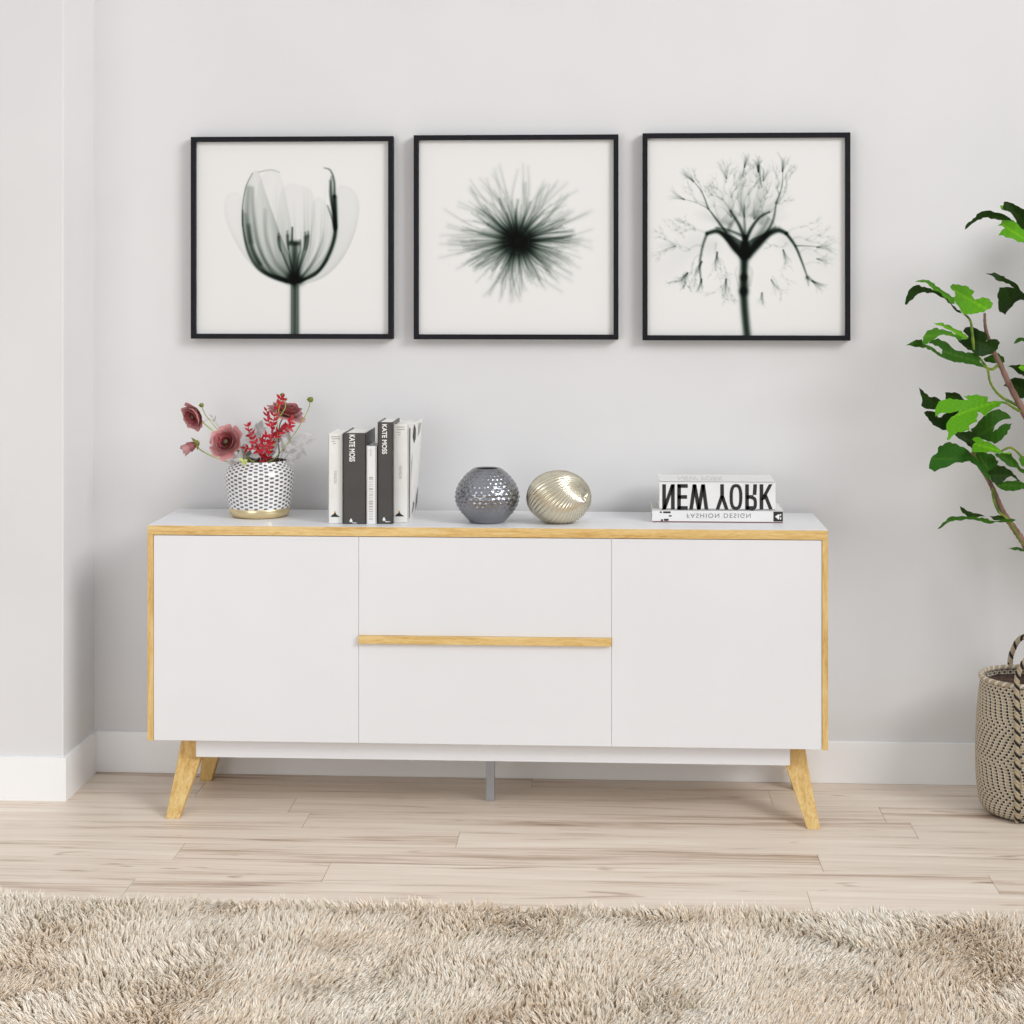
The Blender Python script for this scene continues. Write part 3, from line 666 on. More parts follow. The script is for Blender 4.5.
# flowers: every stem is a thing of its own, rooted in the pot
M['petal'] = attrmat('ranunculus_petal', .55, Subsurface_Weight=.0)
M['stem_green'] = noisy('green_stem', lin(150, 170, 70), lin(186, 200, 110), s=60, rough=.5)
M['stem_dark'] = noisy('dark_stem', lin(70, 60, 40), lin(110, 90, 60), s=60, rough=.6)
M['bud'] = noisy('green_bud', lin(96, 120, 40), lin(150, 140, 66), s=120, rough=.6)
M['sprig_red'] = noisy('red_leaf', lin(150, 4, 26), lin(196, 10, 40), s=80, rough=.45)
M['sprig_grey'] = noisy('silver_leaf', lin(180, 179, 178), lin(206, 204, 203), s=60, rough=.8)
YPOT = py_
def root(dx=0, dy=0): return Vector((px_+dx, YPOT+dy, zb+51*S3))
def petal_cup(b, c, n, ax, r0, r1, ang0, ang1, width, R, colr, h0=0.0):
    """one curled petal: fan grid rising from the flower's heart c along axis n"""
    side = n.cross(ax).normalized(); A = ax
    vs = []; K, L = 7, 7
    wav = R.uniform(0, 6)
    for i in range(K):
        s = i/(K-1); ang = ang0+(ang1-ang0)*s
        for j in range(L):
            u = j/(L-1)*2-1
            w = width*math.sin(min(1, s*1.25+.12)*PI*.5)*(1-.25*max(0, s-.7)/.3*u*u)
            rr = r0+(r1-r0)*s
            th = u*w
            rad = A*math.cos(th)+side*math.sin(th)
            hh = (1-math.cos(ang))*0
            dirn = rad*math.sin(ang)+n*math.cos(ang)
            wob = 1+.05*math.sin(wav+u*5)*s
            edge = 1-.10*u*u*s
            vs.append(c+n*h0+dirn*rr*wob*edge)
    fs = [(i*L+j, i*L+j+1, (i+1)*L+j+1, (i+1)*L+j) for i in range(K-1) for j in range(L-1)]
    n0 = len(b.v); b.add(vs, fs)
    for i in range(K):
        for j in range(L):
            s = i/(K-1); k = .80+.35*s; b.c[n0+i*L+j] = (colr[0]*k, colr[1]*(k+.1*s), colr[2]*(k+.1*s), 1)
def ranunculus(px, py, Y, face, rad, lab, stempts, open_=1.0, stemmat='stem_green', seed=1, grp='pink ranunculus flowers in the pot', sepal=True, dusk=1.0):
    R = random.Random(seed); c = onY(px, py, Y); n = Vector(face).normalized()
    rt = root(); t = thing('ranunculus_flower', lab, 'flower', rt, grp)
    b = MB(); ax0 = n.orthogonal().normalized()
    dark = lin(140, 44, 54); mid = lin(184, 98, 102); lt = lin(214, 150, 150); dark, mid, lt = [tuple(v*dusk for v in q_[:3])+(1,) for q_ in (dark, mid, lt)]
    back = c-n*rad*.35
    layers = [(5, .40, .25, .5, dark, .9), (6, .55, .45, .75, dark, .9), (7, .68, .7, .95, mid, .75), (7, .84, .95, 1.2*open_, mid, .7), (7, .98, 1.15*open_, 1.55*open_, lt, .62), (6, 1.12, 1.3*open_, 1.95*open_, lt, .62)]
    for li, (cnt, rr, a0, a1, cl, wd) in enumerate(layers):
        o0 = R.uniform(0, 2*PI)
        for k in range(cnt):
            a = o0+2*PI*k/cnt+R.uniform(-.1, .1)
            ax = (Matrix.Rotation(a, 3, n) @ ax0)
            petal_cup(b, back, n, ax, rad*.08, rad*rr*R.uniform(.92, 1.06), min(a0*1.2+.15, 1.5), a1*.62+R.uniform(-.05, .05), wd, R, cl)
    fl = b.build('petals', M['petal'], t, True, cols=True)
    b = MB(); b.ball(back+n*rad*.36, rad*.17, seg=10, ring=6); b.build('heart', M['stem_dark'], t, True)
    if sepal:
        b = MB(); b.ball(back-n*rad*.02, rad*.24, (1, 1, 1), 10, 6)
        for k in range(5):
            ax = Matrix.Rotation(k*2*PI/5, 3, n) @ ax0; b.tube([back, back+ax*rad*.3+n*rad*.02, back+ax*rad*.52+n*rad*.1], [rad*.12, rad*.1, rad*.01], 6)
        b.build('sepals', M['bud'], t, True)
    pts = [back]+[onY(*p) for p in stempts]+[rt]
    b = MB(); P = spline(pts, 6); b.tube(P, [.0016]*len(P), 8); b.build('stem', M[stemmat], t, True)
    return t
ranunculus(193.0, 416.5, .17, (-.55, -.74, -.36), .038, 'pink ranunculus bloom facing left, high on the left side above the pot', [(207, 426, .18), (228, 442, .195), (245, 458, .2)], .95, seed=3, dusk=.85)
ranunculus(226.0, 442, .10, (-.22, -.86, .38), .0425, 'largest open pink ranunculus facing forward, just above the pot rim at left', [(240, 452, .15), (250, 462, .19)], 1.0, 'stem_dark', seed=5, dusk=.88)
ranunculus(191.5, 446.0, .15, (-.84, -.30, -.46), .036, 'small closed pink ranunculus lowest at far left, beside the pot', [(202, 451, .16), (222, 460, .185), (240, 464, .2)], .30, seed=8, dusk=.62)
ranunculus(288.0, 408.5, .22, (.34, -.14, .93), .047, 'dusky pink ranunculus seen from the side at the top right of the bouquet', [(280, 424, .22), (278.5, 440, .21), (277.5, 458, .21)], 1.25, 'stem_dark', seed=12, dusk=.72)
# bud stems
def bud(lab, head, pts, r=.0062, m='stem_green', cap=True, extra=()):
    t = thing('bud_stem', lab, 'bud stem', root(), 'green buds on thin stems in the pot')
    c = onY(*head)
    def one(c, pts, r):
        b = MB(); b.ball(c, r, (1, 1, .85), 12, 8)
        for k in range(9):
            a = 2.399*k; z = 1-2*(k+.5)/9; rr = math.sqrt(1-z*z)
            b.ball(c+Vector((rr*math.cos(a), rr*math.sin(a), z*.85))*r*.85, r*.3, seg=6, ring=4)
        b.build('bud', M['bud'], t, True)
        b = MB(); P = spline([c]+pts, 6); b.tube(P, [.0012]*len(P), 7); b.build('stem', M[m], t, True)
    one(c, [onY(*p) for p in pts]+[root()], r)
    for h, pp_, rr in extra: one(onY(*h), [onY(*p) for p in pp_], rr)
    return t
bud('thin green stem with one round bud leaning far right of the bouquet', (310.4, 399.6, .2), [(308, 410, .2), (297, 430, .2), (286, 445, .2), (275, 458, .205)], .0078)
bud('three small green buds on short stems in front of the top right pink flower', (282.3, 394.8, .17), [(279, 409, .17), (277, 418, .175), (276, 440, .19)], .0056,
    extra=[((285.8, 399.2, .165), [(285, 408, .168), (280, 416, .172), (277, 420, .175)], .0040), ((277.8, 400, .165), [(276, 408, .168), (276.3, 416, .172), (277, 420, .175)], .0030)])
bud('small green bud rising behind the high left pink flower', (201.5, 405.2, .2), [(205, 414, .2), (213, 424, .2), (225, 438, .2), (245, 456, .205)], .0062)
# leafy sprigs
def leaflet(b, p, d, n, L, W, curl=.15):
    d = d.normalized(); s = d.cross(n).normalized(); nn = s.cross(d).normalized(); vs = []
    K = 6
    for i in range(K):
        u = i/(K-1); w = W*math.sin(PI*min(.97, max(.03, u))**.85)
        c = p+d*L*u+nn*(-curl*L*u*u)
        vs += [c-s*w+nn*w*.25, c, c+s*w+nn*w*.25]
    fs = []
    for i in range(K-1):
        a = i*3; fs += [(a, a+1, a+4, a+3), (a+1, a+2, a+5, a+4)]
    b.add(vs, fs)
def sprig(lab, name, cat, stems, m, ms, L, W, step, seed, grp, rs=.0010):
    R = random.Random(seed); t = thing(name, lab, cat, root(), grp)
    sb, lb = MB(), MB()
    for pts in stems:
        P = spline([onY(*p) for p in pts], 8); sb.tube(P, [rs]*len(P), 6)
        acc = 0
        for i in range(2, len(P)):
            acc += (P[i]-P[i-1]).length
            if acc > step or i == len(P)-1:
                acc = 0; d = (P[i]-P[i-1]).normalized()
                for sg in ((-1, 1) if i < len(P)-1 else (0,)):
                    n = Vector((R.uniform(-.5, .5), -1, R.uniform(-.3, .6))).normalized()
                    sd = d.cross(n).normalized()*sg; dd = (d*.8+sd*.9+Vector((R.uniform(-.5, .5), R.uniform(-.5, .2), R.uniform(-.4, .5)))).normalized()
                    leaflet(lb, P[i], dd, n, L*R.uniform(.75, 1.2), W*R.uniform(.8, 1.15), R.uniform(-.1, .4))
    sb.build('stem', M[ms], t, True); lb.build('leaves', M[m], t, True)
    return t
sprig('tall bright red leafy sprig in the middle of the bouquet', 'red_leaf_sprig', 'sprig', [[(266, 466, .17), (270, 448, .16), (273, 430, .155), (275, 412, .15), (281, 398, .15)], [(271, 444, .158), (281, 430, .15), (291, 421, .15)], [(273, 432, .155), (268, 420, .15), (267, 411, .15)], [(277, 438, .155), (285, 428, .15), (289, 427, .15)]], 'sprig_red', 'sprig_red', .0160, .0035, .0110, 4, 'red leaf sprigs in the pot')
sprig('short bushy red leafy sprig spreading left beside the largest pink flower', 'red_leaf_sprig', 'sprig', [[(267, 466, .15), (262, 455, .145), (256, 443, .14), (250, 433, .14), (248, 426, .14)], [(262, 455, .145), (254, 449, .14), (246, 448, .14)], [(260, 450, .14), (264, 444, .14), (266, 436, .14)], [(266, 462, .15), (262, 452, .14), (259, 449, .14), (262, 438, .14)], [(262, 455, .142), (268, 450, .14), (270, 442, .14)]], 'sprig_red', 'sprig_red', .0150, .0035, .0100, 9, 'red leaf sprigs in the pot')
GS = 'silver grey foliage sprigs in the pot'
sprig('silver grey leafy sprig curving out over the right rim of the pot', 'silver_leaf_sprig', 'sprig', [[(278, 464, .22), (284, 450, .215), (291, 441, .21), (299, 436, .21)], [(282, 462, .20), (290, 452, .19), (297, 447, .19), (305, 444, .19)], [(280, 466, .19), (289, 461, .18), (297, 459, .18)]], 'sprig_grey', 'sprig_grey', .028, .0062, .030, 5, GS, .0008)
sprig('silver grey leafy sprig in the middle behind the red leaves', 'silver_leaf_sprig', 'sprig', [[(262, 464, .22), (258, 450, .215), (256, 438, .21), (259, 430, .21)], [(266, 464, .23), (270, 450, .225), (276, 440, .22), (284, 432, .22)], [(258, 466, .23), (250, 458, .22), (244, 452, .22)]], 'sprig_grey', 'sprig_grey', .026, .0085, .014, 6, GS, .0008)
sprig('silver grey leafy sprig hanging over the left rim of the pot', 'silver_leaf_sprig', 'sprig', [[(250, 464, .18), (243, 458, .165), (236, 459, .155), (233, 464, .150)], [(252, 466, .17), (245, 463, .15), (240, 460, .14)]], 'sprig_grey', 'sprig_grey', .022, .0065, .012, 7, GS, .0008)
sprig('thin silver grey sprig rising behind the high left pink flower', 'silver_leaf_sprig', 'sprig', [[(245, 462, .23), (232, 445, .23), (220, 428, .23), (213, 418, .23)], [(219, 427, .23), (211, 419, .23), (206, 420, .23)]], 'sprig_grey', 'sprig_grey', .014, .0022, .06, 8, GS, .0006)
# pale green leaf bud over the rim
t = thing('green_leaf_sprig', 'small pale green curled leaf lying over the front left rim of the pot', 'sprig', root())
b = MB(); p = onY(243, 461, .125)
for k, (dx, dz) in enumerate(((.011, -.004), (.010, .003), (-.004, .004), (.004, -.007))):
    leaflet(b, p, Vector((dx, -.004, dz)), Vector((0, -1, .4)).normalized(), .013, .0042, .2)
M['pale_leaf'] = noisy('pale_green_leaf', lin(176, 196, 96), lin(214, 220, 150), s=80, rough=.5)
b.build('leaves', M['pale_leaf'], t, True)
b = MB(); b.tube(spline([p, onY(247, 459, .15), root(-.01, -.01)], 5), .0013, 7); b.build('stem', M['stem_dark'], t, True)

# ------------------------------------------------------------ basket and fig plant
Bc = onZ(1018, 828, 0); BX, BY = 1.292, .115; 
FIG = thing('potted_fig_plant', 'tall leafy green fig plant growing in a woven rope basket, at the right edge', 'plant', (BX, BY, 0))
bp = smoothprof([(.100, .004), (.1155, .018), (.1225, .05), (.1262, .10), (.1265, .16), (.1245, .22), (.1208, .27), (.1155, .31), (.1135, .318)], 8)
NB, RB = 144, 46; sub_u, sub_v = 5, 5
bp = resample(bp, RB*sub_v+1); NU = NB*sub_u
tan, cream, blk = lin(176, 160, 132), lin(214, 208, 196), lin(30, 28, 30)
ang = np.arange(NU)/sub_u; rows = np.arange(RB*sub_v+1)/sub_v
Bp = np.array(bp)
A, Rw = np.meshgrid(ang, rows)
fv = Rw-np.floor(Rw)-.5
Jr = np.clip(np.floor(Rw).astype(int), 0, RB-1)
SH = np.cumsum(1.25+1.15*np.sin(np.arange(RB)*2*PI/23.0+.6))          # stitches drift from row to row in waves
ph = ((A+SH[Jr])/3) % 1.0                                             # place inside one repeat: black, cream edge, tan
fu = (ph*3) % 1.0-.5; isb = ph < .40
pil = np.sqrt(np.clip(1-(fv*2)**2, 0, 1))*(.55+.45*np.sqrt(np.clip(1-(fu*2)**2, 0, 1)))
RR = Bp[:, 0][:, None]+.0017*pil*np.where(isb, .45, 1); TH = A/NB*2*PI
V = np.stack([BX+RR*np.cos(TH), BY+RR*np.sin(TH), np.repeat(Bp[:, 1][:, None], NU, 1)], -1).reshape(-1, 3)
isblk = (((ph-.20)/.19)**2+(fv/.40)**2) < 1
iscr = (np.abs(fv) > .38) | ((ph > .40) & (ph < .5))
colr = np.where(isblk[..., None], np.array(blk), np.where(iscr[..., None], np.array(cream), np.array(tan)))
i0 = (np.arange(RB*sub_v)[:, None]*NU+np.arange(NU)[None, :]); i1 = (np.arange(RB*sub_v)[:, None]*NU+(np.arange(NU)[None, :]+1) % NU)
F = np.stack([i0, i1, i1+NU, i0+NU], -1).reshape(-1, 4)
bk = mesh('basket', V.tolist(), F.tolist(), M['basket'], FIG, True, label='woven rope basket with black stitches', cols=colr.reshape(-1, 4))
def rope(name, path, r, parent, pitch=.018, strands=3, colors=None):
    """twisted strands following a path"""
    P = spline(path, 10); L = [0]
    for i in range(1, len(P)): L.append(L[-1]+(P[i]-P[i-1]).length)
    n = int(L[-1]/.0022); T = np.linspace(0, L[-1], n); Q = [Vector([float(np.interp(t_, L, [p[k] for p in P])) for k in range(3)]) for t_ in T]
    b = MB()
    for s in range(strands):
        pts = []
        for i, p in enumerate(Q):
            d = (Q[min(i+1, n-1)]-Q[max(i-1, 0)]).normalized(); up = Vector((.3, -.9, .2)); a = d.cross(up).normalized(); c_ = a.cross(d)
            w = T[i]/pitch*2*PI+s*2*PI/strands; pts.append(p+(a*math.cos(w)+c_*math.sin(w))*r*.55)
        b.tube(pts, r*.58, 8, col=(colors or [blk, tan, cream])[s])
    return b.build(name, M['basket'], parent, True, cols=True)
rim = [(BX+.1155*math.cos(w), BY+.1155*math.sin(w), .3205) for w in np.linspace(0, 2*PI, 29)]
rope('rim', rim, .0055, bk, .02, 3, [tan, cream, tan])
for sg in (-1, 1):
    xo = .040; tw = math.radians(8.5)
    def hp(x, rr, z):      # point of a handle: x offset along the rim, on radius rr, turned a little about the basket's axis
        y = sg*(math.sqrt(max(0, rr**2-x*x))+.004)
        return (BX+x*math.cos(tw)+y*math.sin(tw), BY-x*math.sin(tw)+y*math.cos(tw), z)
    path = [hp(-xo*.95, .106, .006), hp(-xo, .1255, .05), hp(-xo, .1305, .12), hp(-xo, .130, .19), hp(-xo, .125, .26), hp(-xo, .119, .315), hp(-xo+.003, .118, .350), hp(-.016, .117, .388), hp(.016, .117, .388)]
    mir = [hp(xo-.003, .118, .350), hp(xo, .119, .315), hp(xo, .125, .26), hp(xo, .130, .19), hp(xo, .1305, .12), hp(xo, .1255, .05), hp(xo*.95, .106, .006)]
    rope('handle', path+mir, .0062, bk, .026, 3, [blk, tan, tan])
# soil
vs = [(BX, BY, .304)]; n = 48
for k in range(1, 8):
    for j in range(n):
        rr = .112*k/7; vs.append((BX+rr*math.cos(2*PI*j/n), BY+rr*math.sin(2*PI*j/n), .304+random.uniform(-.0025, .0025)))
fs = [(0, 1+j, 1+(j+1) % n) for j in range(n)]+[(1+(k-1)*n+j, 1+k*n+j, 1+k*n+(j+1) % n, 1+(k-1)*n+(j+1) % n) for k in range(1, 7) for j in range(n)]
mesh('soil', vs, fs, M['soil'], FIG, True)
# branches (photo pixel x, y, depth Y)
def branch(name, pts, r0, r1, m):
    P = spline([onY(*p) if len(p) == 3 and p[0] > 5 else Vector(p) for p in pts], 8); n = len(P)
    b = MB(); b.tube(P, [(r0+(r1-r0)*i/(n-1))*(1+.08*math.sin(i*1.7)) for i in range(n)], 10); return b.build(name, m, FIG, True)
base = (BX+.045, BY, .285)
branch('trunk', [base, (1.350, .115, .40), (1044, 590, .115), (1034, 562, .11), (1024, 543, .11), (1018, 534, .11), (1010, 522.5, .11), (1003, 512, .11), (998, 501, .11), (992.5, 488, .11), (986, 476, .115), (978, 464, .12), (972, 452, .125)], .011, .004, M['bark'])
branch('branch', [(BX+.06, BY+.02, .285), (1.350, .14, .45), (1048, 520, .14), (1040, 460, .13), (1031, 428, .12), (1021.5, 408, .11), (1010, 386, .10), (1001, 366, .10), (994, 352, .10), (987.5, 336, .10), (985, 324, .10), (984.8, 313, .10)], .012, .003, M['bark'])
branch('branch', [(1.350, .14, .45), (1054, 400, .15), (1056, 330, .14), (1048, 270, .13), (1040, 235, .12), (1040, 222, .12)], .010, .003, M['bark'])
TW = [[(1020, 407, .11), (1011, 402, .105), (1003, 398, .10), (995.5, 391, .09), (990, 381.5, .085), (987.5, 369, .08), (982, 361, .075), (974, 351, .07)],
      [(999, 364, .10), (993, 369, .09), (987, 368, .08), (981, 364, .07), (976, 362.5, .07)],
      [(974, 352, .07), (972, 330, .07), (970, 320, .075), (964.3, 314, .08)],
      [(1022, 412, .11), (1014, 408, .10), (1006, 403, .08), (997, 402, .07)],
      [(992.5, 488, .108), (994, 500, .10), (999, 512, .10), (1008, 520, .10), (1024, 546, .105)],
      [(986, 476, .11), (980, 466, .10), (976, 458, .09), (973, 445, .09)],
      [(1040, 460, .13), (1028, 462, .10), (1012, 448, .09), (1000, 452, .09)],
      [(1008, 519.5, .108), (1013, 520, .11), (1004, 520, .10)]]
for p in TW: branch('twig', p, .0036, .0024, M['twig'])
# leaves: outline traced in a drawing frame, hung on a tilted, curved surface
def fr(ox, oy, k): return lambda pts: [(ox+x/k, oy+y/k) for x, y in pts]
ZA, ZB_, ZC, ZD = fr(940, 190, 10.24), fr(900, 260, 7.314), fr(910, 370, 8.98), fr(930, 460, 10.24)
BR, MD, DK, OL = (84, 146, 18), (60, 112, 14), (26, 52, 6), (42, 84, 10)  # light put into the greens: bright for top-lit leaves, dark for leaves in shade
def leaf(pts, Y0, tx, tz, cv, col, petiole=None, seed=0, tooth=1.0, name='leaf'):
    R = random.Random(seed); Q = []
    for i in range(len(pts)):       # subdivide the outline and give it small teeth
        a = Vector(pts[i]); c = Vector(pts[(i+1) % len(pts)]); d = c-a; L = d.length; n = max(1, int(L/2.6)); nr = Vector((d.y, -d.x)).normalized() if L else Vector((0, 0))
        for k in range(n):
            Q.append(a+d*k/n+(nr*R.uniform(-tooth, tooth) if k else Vector((0, 0))))
    xs = [q.x for q in Q]; ys = [q.y for q in Q]; cx, cy = sum(xs)/len(xs), sum(ys)/len(ys)
    x = min(xs); inner = []
    def inside(px, py):
        r_ = False
        for i in range(len(Q)):
            a, c = Q[i], Q[(i+1) % len(Q)]
            if (a.y > py) != (c.y > py) and px < (c.x-a.x)*(py-a.y)/(c.y-a.y)+a.x: r_ = not r_
        return r_
    while x < max(xs):
        y = min(ys)
        while y < max(ys):
            qx, qy = x+R.uniform(-.2, .2), y+R.uniform(-.2, .2)
            if inside(qx, qy) and min((Vector((qx, qy))-q).length for q in Q) > .8: inner.append(Vector((qx, qy)))
            y += 1.7
        x += 1.7
    n = len(Q); al = Q+inner
    vo, eo, fo, *_ = delaunay_2d_cdt(al, [(i, (i+1) % n) for i in range(n)], [], 1, 1e-5)
    A = np.array([[v.x-cx, v.y-cy] for v in vo]); 
    w, ev = np.linalg.eigh(A.T @ A); ax = ev[:, 1]; half = math.sqrt(w[1]/len(A))*1.7+1e-6
    verts = []; cols = []
    base = np.array(lin(*col)[:3]); k = .0025
    for v, (dx, dy) in zip(vo, A):
        along = (dx*ax[0]+dy*ax[1])/half; acr = abs(-dx*ax[1]+dy*ax[0])
        Y = Y0+tx*dx*k-tz*dy*k+cv*along*along*.02+acr*k*-.35+.0009*math.sin(dx*1.1+seed)+.0009*math.sin(dy*1.3+dx*.6)
        Y = min(Y, WALLY-.02)
        verts.append(onY(v.x, v.y, Y))
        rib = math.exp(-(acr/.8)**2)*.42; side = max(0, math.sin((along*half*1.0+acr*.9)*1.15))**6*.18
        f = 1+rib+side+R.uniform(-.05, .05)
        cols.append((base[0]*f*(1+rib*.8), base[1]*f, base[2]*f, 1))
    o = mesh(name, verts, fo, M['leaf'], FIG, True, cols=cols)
    return o
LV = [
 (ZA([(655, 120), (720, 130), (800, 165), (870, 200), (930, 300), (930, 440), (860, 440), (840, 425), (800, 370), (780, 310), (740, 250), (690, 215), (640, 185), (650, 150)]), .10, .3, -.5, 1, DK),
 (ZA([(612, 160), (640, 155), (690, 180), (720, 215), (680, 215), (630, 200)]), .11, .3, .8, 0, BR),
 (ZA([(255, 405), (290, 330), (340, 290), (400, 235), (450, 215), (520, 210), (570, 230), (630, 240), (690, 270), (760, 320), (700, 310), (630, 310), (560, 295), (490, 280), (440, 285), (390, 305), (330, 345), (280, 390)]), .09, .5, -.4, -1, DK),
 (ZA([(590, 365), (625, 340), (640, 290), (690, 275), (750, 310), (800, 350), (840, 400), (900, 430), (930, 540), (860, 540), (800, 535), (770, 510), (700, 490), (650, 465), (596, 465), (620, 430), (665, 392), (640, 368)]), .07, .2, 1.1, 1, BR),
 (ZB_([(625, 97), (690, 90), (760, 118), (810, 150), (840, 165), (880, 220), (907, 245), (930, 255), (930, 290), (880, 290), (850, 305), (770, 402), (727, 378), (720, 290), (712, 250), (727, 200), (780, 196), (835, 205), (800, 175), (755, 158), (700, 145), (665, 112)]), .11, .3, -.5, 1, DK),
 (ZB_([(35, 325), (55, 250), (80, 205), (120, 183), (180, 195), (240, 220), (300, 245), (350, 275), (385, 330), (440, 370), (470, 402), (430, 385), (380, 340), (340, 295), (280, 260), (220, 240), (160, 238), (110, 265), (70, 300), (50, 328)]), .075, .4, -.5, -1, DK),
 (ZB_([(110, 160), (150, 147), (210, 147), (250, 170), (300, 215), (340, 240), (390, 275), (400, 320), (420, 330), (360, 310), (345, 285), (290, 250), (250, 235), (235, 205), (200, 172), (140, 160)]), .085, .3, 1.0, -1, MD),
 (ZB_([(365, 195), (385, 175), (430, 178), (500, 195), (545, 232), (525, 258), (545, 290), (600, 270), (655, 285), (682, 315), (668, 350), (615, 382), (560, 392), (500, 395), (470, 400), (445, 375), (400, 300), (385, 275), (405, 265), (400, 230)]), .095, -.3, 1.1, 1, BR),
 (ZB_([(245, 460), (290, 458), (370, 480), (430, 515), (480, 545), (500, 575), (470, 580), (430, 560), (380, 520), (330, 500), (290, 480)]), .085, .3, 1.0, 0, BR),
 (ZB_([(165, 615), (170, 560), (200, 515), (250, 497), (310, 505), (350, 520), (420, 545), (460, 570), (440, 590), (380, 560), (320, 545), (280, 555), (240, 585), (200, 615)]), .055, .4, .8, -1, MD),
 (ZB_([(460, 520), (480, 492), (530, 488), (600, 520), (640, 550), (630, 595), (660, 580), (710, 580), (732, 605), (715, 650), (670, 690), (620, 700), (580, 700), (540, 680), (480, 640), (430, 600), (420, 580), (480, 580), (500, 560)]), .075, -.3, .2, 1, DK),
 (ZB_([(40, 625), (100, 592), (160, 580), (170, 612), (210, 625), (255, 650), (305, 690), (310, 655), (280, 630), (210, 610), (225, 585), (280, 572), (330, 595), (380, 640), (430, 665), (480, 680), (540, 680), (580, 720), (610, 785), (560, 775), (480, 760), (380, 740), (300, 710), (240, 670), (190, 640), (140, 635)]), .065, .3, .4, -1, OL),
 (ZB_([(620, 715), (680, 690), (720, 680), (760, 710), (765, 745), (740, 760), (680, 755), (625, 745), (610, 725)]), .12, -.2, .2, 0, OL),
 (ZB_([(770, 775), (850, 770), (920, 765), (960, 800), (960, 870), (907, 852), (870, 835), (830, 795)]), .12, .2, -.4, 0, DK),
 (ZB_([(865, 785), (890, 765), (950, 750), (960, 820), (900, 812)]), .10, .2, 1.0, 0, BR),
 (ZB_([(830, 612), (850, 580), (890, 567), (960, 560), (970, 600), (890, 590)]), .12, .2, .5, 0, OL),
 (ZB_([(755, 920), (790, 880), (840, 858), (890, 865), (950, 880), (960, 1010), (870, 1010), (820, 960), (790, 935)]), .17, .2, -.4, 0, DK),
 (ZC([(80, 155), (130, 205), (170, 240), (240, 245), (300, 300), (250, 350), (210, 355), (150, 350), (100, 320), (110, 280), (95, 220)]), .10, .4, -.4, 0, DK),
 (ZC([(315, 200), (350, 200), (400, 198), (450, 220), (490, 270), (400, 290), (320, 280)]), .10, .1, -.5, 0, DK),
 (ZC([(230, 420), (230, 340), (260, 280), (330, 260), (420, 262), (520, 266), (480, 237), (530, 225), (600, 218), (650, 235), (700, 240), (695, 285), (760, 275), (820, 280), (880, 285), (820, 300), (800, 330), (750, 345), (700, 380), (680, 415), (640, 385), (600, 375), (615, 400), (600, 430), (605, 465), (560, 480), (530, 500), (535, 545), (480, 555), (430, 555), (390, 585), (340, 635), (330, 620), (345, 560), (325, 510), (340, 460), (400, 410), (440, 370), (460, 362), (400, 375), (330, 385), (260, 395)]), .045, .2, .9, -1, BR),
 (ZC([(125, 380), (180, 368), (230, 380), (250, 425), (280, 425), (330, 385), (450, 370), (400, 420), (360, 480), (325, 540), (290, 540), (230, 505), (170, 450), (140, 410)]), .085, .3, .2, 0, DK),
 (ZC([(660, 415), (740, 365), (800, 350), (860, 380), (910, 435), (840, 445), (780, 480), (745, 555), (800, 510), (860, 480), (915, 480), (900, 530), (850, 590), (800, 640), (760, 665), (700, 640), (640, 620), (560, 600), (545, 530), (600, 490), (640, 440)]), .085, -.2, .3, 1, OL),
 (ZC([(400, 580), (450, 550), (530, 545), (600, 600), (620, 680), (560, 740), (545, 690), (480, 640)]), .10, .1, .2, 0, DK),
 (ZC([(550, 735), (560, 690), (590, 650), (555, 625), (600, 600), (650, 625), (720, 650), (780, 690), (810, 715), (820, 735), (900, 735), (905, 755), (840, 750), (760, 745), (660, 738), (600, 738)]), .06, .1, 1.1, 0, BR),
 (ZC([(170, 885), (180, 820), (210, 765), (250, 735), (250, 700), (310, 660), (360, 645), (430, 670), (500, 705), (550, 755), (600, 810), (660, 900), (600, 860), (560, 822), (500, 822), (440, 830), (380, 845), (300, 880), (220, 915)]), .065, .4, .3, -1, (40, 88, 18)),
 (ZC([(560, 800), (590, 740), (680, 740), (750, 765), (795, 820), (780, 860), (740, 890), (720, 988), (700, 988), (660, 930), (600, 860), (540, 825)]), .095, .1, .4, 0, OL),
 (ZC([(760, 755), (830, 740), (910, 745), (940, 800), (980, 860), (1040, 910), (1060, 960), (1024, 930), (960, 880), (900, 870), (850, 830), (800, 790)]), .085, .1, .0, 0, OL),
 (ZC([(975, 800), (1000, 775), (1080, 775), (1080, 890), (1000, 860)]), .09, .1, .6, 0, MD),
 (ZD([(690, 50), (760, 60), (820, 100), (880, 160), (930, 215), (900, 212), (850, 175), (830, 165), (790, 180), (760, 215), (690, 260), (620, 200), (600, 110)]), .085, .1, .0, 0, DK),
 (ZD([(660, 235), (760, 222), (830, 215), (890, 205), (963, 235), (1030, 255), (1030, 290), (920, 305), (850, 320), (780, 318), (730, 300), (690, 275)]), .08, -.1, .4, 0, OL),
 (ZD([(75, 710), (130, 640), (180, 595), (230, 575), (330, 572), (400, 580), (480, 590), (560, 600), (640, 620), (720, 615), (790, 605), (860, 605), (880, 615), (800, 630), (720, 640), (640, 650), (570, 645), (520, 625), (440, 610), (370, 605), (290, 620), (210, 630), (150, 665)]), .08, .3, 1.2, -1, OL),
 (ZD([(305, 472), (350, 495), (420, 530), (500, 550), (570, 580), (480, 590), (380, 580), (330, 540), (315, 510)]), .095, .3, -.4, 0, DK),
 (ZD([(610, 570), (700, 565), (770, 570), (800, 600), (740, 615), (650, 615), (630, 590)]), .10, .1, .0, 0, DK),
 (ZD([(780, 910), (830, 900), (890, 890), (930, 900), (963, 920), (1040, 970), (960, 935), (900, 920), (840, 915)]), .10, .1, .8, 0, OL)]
for i, (pts, Y0, tx, tz, cv, col) in enumerate(LV): leaf(pts, Y0, tx, tz, cv, col, seed=i)
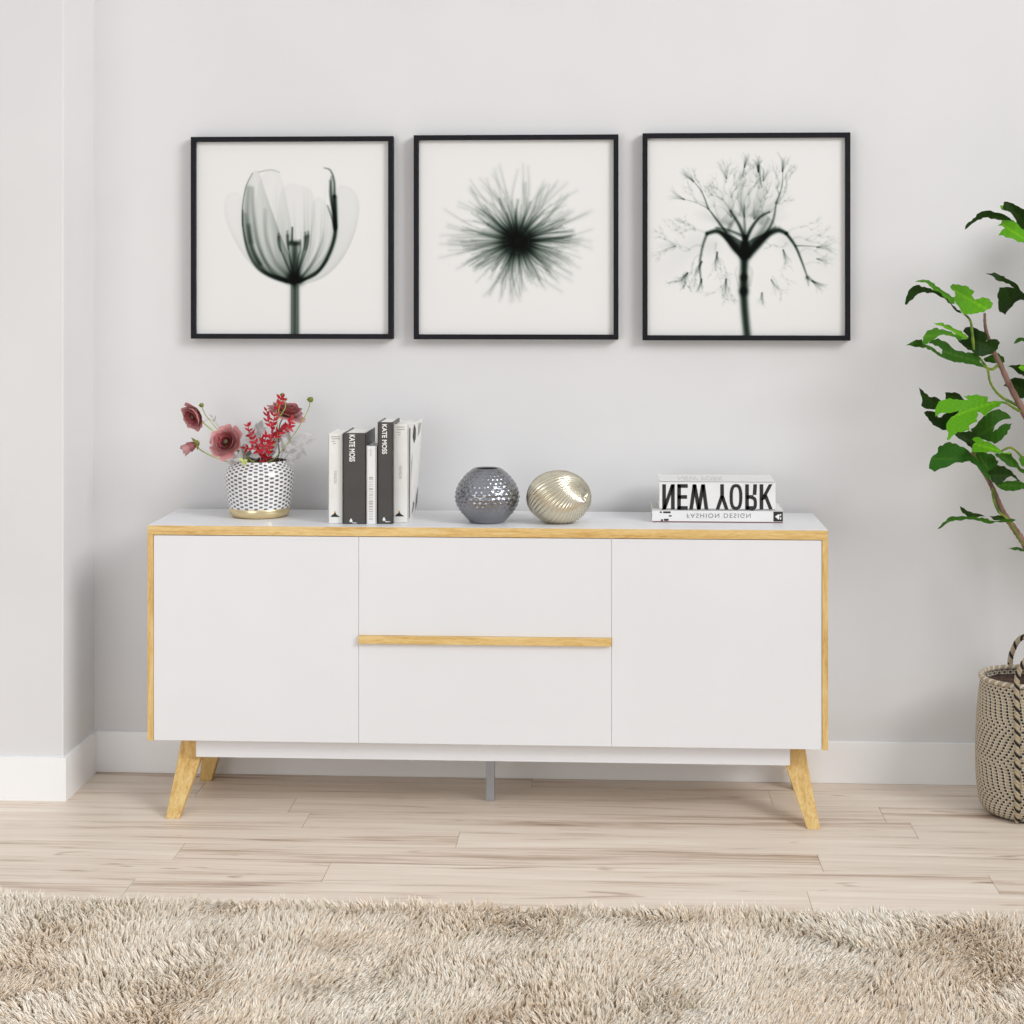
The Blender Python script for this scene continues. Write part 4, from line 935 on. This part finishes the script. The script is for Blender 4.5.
# the rest of the crown, right of the frame
LOBE = [(0, 0), (.10, .05), (.26, -.04), (.40, .05), (.47, .20), (.34, .28), (.22, .27), (.36, .40), (.45, .58), (.38, .74), (.24, .66), (.14, .52), (.17, .72), (.13, .90), (0, 1.02),
        (-.13, .90), (-.17, .72), (-.14, .52), (-.24, .66), (-.38, .74), (-.45, .58), (-.36, .40), (-.22, .27), (-.34, .28), (-.47, .20), (-.40, .05), (-.26, -.04), (-.10, .05)]
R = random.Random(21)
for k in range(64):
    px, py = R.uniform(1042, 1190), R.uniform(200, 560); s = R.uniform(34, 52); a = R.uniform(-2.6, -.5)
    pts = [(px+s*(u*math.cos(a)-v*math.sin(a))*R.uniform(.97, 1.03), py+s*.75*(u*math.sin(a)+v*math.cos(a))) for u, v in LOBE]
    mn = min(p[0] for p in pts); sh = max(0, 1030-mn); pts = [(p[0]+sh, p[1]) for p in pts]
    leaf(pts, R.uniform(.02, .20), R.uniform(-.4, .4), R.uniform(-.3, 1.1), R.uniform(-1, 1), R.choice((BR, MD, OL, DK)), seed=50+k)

# ------------------------------------------------------------ shag rug
def rug():
    x0, x1, ye, yn = -1.45, 1.75, -.662, -1.95
    t = thing('rug', 'fluffy beige shag rug lying on the wooden floor in front of the sideboard', 'rug', ((x0+x1)/2, (ye+yn)/2, 0))
    b = MB(); b.box(x0, x1, yn, ye-.012, .0005, .010, bev=.003); b.build('backing', noisy('rug_backing', lin(190, 172, 150), lin(205, 188, 166), s=60, rough=.95), t)
    def fld(x, y, ks, sd):
        r = np.random.default_rng(sd); z = 0
        for k in ks:
            for _ in range(4):
                a = r.uniform(0, 2*PI); z = z+np.sin((x*np.cos(a)+y*np.sin(a))*k+r.uniform(0, 6.28))/4
        return z/len(ks)*1.6
    gx0, gx1, gy0, gy1 = -1.30, 1.60, -1.42, ye; sp = .0050
    nx, ny = int((gx1-gx0)/sp), int((gy1-gy0)/sp); n = nx*ny
    X, Y = np.meshgrid(gx0+(np.arange(nx)+.5)*sp, gy0+(np.arange(ny)+.5)*sp); X = X.ravel()+rng.uniform(-.6, .6, n)*sp; Y = Y.ravel()+rng.uniform(-.6, .6, n)*sp
    Y = np.minimum(Y, ye-.002)
    CS = .017; ccx = (np.floor(X/CS+.5*(np.floor(Y/CS)%2))); ccy = np.floor(Y/CS); hsh = lambda q: (np.sin(ccx*127.1+ccy*311.7+q)*43758.5453)%1
    KX = (ccx-.5*(ccy%2)+.2+.6*hsh(0.))*CS; KY = (ccy+.2+.6*hsh(3.))*CS; cr = hsh(7.)-.5
    lean = cr*1.1+fld(X, Y, (9, 17, 30), 3)*2.6+fld(X, Y, (4, 7), 8)*2.0-PI/2+.3+rng.normal(0, .22, n)
    tuft = fld(X, Y, (34, 60), 5)
    amt = np.clip(.55+.35*fld(X, Y, (12, 22), 9)+cr*.3+rng.normal(0, .10, n), .05, 1.25)
    edge = np.clip((Y-(ye-.03))/.03, 0, 1); 
    Ln = rng.uniform(.022, .030, n)*(1+.25*hsh(11.)-.12)*(1+.12*tuft)
    dirx, diry = np.cos(lean)*amt, np.sin(lean)*amt+edge*.5
    nrm = np.sqrt(dirx**2+diry**2+1); 
    K = 4; rad = rng.uniform(.0018, .0030, n); prof = np.array([1.0, 1.1, .95, .30])
    Vv = np.zeros((n, K, 3, 3)); Cc = np.zeros((n, K, 3, 4)); rot = rng.uniform(0, 2*PI, n)
    tone = np.clip(rng.normal(.64, .22, n)+.30*fld(X, Y, (6, 14), 12), 0, 1)[:, None]
    ca, cb = np.array(lin(246, 227, 203)[:3]), np.array(lin(255, 249, 238)[:3])
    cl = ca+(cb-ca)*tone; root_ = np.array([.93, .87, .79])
    for k in range(K):
        s = k/(K-1); hx = s*s*.75+s*.25
        pull = .55*s**1.5; cx = X+(KX-X)*pull+dirx/nrm*Ln*hx; cy = Y+(KY-Y)*pull+diry/nrm*Ln*hx; cz = .009+Ln*(s-.34*s*s*np.clip(amt, 0, 1.2))/nrm*1.18
        for j in range(3):
            a = rot+j*2*PI/3; r_ = rad*prof[k]
            Vv[:, k, j, 0] = cx+np.cos(a)*r_; Vv[:, k, j, 1] = cy+np.sin(a)*r_; Vv[:, k, j, 2] = cz
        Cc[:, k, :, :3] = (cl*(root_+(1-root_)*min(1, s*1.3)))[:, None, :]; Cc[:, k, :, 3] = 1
    Vv -= np.array(t.location)
    st = np.arange(n)*K*3; q = []
    for k in range(K-1):
        for j in range(3):
            j2 = (j+1) % 3; q.append(np.stack([st+k*3+j, st+k*3+j2, st+(k+1)*3+j2, st+(k+1)*3+j], 1))
    F = np.concatenate(q)
    me = bpy.data.meshes.new('pile'); me.vertices.add(n*K*3); me.vertices.foreach_set('co', Vv.ravel().astype(np.float32))
    me.loops.add(F.size); me.loops.foreach_set('vertex_index', F.ravel().astype(np.int32))
    me.polygons.add(len(F)); me.polygons.foreach_set('loop_start', (np.arange(len(F))*4).astype(np.int32))
    me.polygons.foreach_set('use_smooth', np.ones(len(F), bool)); me.update(calc_edges=True)
    a = me.color_attributes.new('Col', 'FLOAT_COLOR', 'POINT'); a.data.foreach_set('color', Cc.astype(np.float32).ravel())
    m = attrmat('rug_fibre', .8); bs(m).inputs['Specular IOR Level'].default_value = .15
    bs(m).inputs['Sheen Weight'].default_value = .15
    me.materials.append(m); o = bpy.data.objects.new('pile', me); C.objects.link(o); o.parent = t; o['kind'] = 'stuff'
rug()

# ------------------------------------------------------------ light
def area(name, loc, target, size, size_y, power, col=(1, 1, 1), spread=PI):
    l = bpy.data.lights.new(name, 'AREA'); l.shape = 'RECTANGLE'; l.size = size; l.size_y = size_y; l.energy = power; l.color = col; l.spread = spread
    o = bpy.data.objects.new(name, l); C.objects.link(o); o.location = loc
    o.rotation_euler = (Vector(target)-Vector(loc)).to_track_quat('-Z', 'Y').to_euler(); return o
KEYD = Vector((.69, -.56, .46)).normalized()
kp = Vector((-.35, .2, .75))+KEYD*7.0
area('key_window_light', kp, (-1.25, .2, 1.0), 2.4, 2.4, 54, (1.0, .997, .995), math.radians(85))
area('left_window_light', (-1.6, -3.2, 1.0), (.2, .1, .3), 1.6, 1.4, 20, (.99, .993, 1.0))
w = bpy.data.worlds.new('world'); bpy.context.scene.world = w; w.use_nodes = True
nt = w.node_tree; bg = nt.nodes['Background']
tc = nt.nodes.new('ShaderNodeTexCoord'); sx = nt.nodes.new('ShaderNodeSeparateXYZ'); nt.links.new(tc.outputs['Generated'], sx.inputs[0])
rp = nt.nodes.new('ShaderNodeValToRGB'); nt.links.new(sx.outputs[2], rp.inputs[0])
e_ = rp.color_ramp.elements; e_[0].position = 0; e_[0].color = (.60, .61, .625, 1); e_[1].position = .3; e_[1].color = (.965, .982, 1.0, 1)
nt.links.new(rp.outputs[0], bg.inputs[0]); bg.inputs[1].default_value = .73

# ------------------------------------------------------------ camera
cam = bpy.data.cameras.new('camera'); co = bpy.data.objects.new('camera', cam); C.objects.link(co)
cam.sensor_width = 36; cam.lens = FPX/1024*36; cam.shift_y = -(512-HOR)/1024
co.location = CAM; co.rotation_euler = (PI/2, 0, YAW); cam.clip_start = .05
bpy.context.scene.camera = co
sc = bpy.context.scene
sc.view_settings.view_transform = 'Standard'; sc.view_settings.look = 'None'; sc.view_settings.exposure = 0; sc.view_settings.gamma = 1
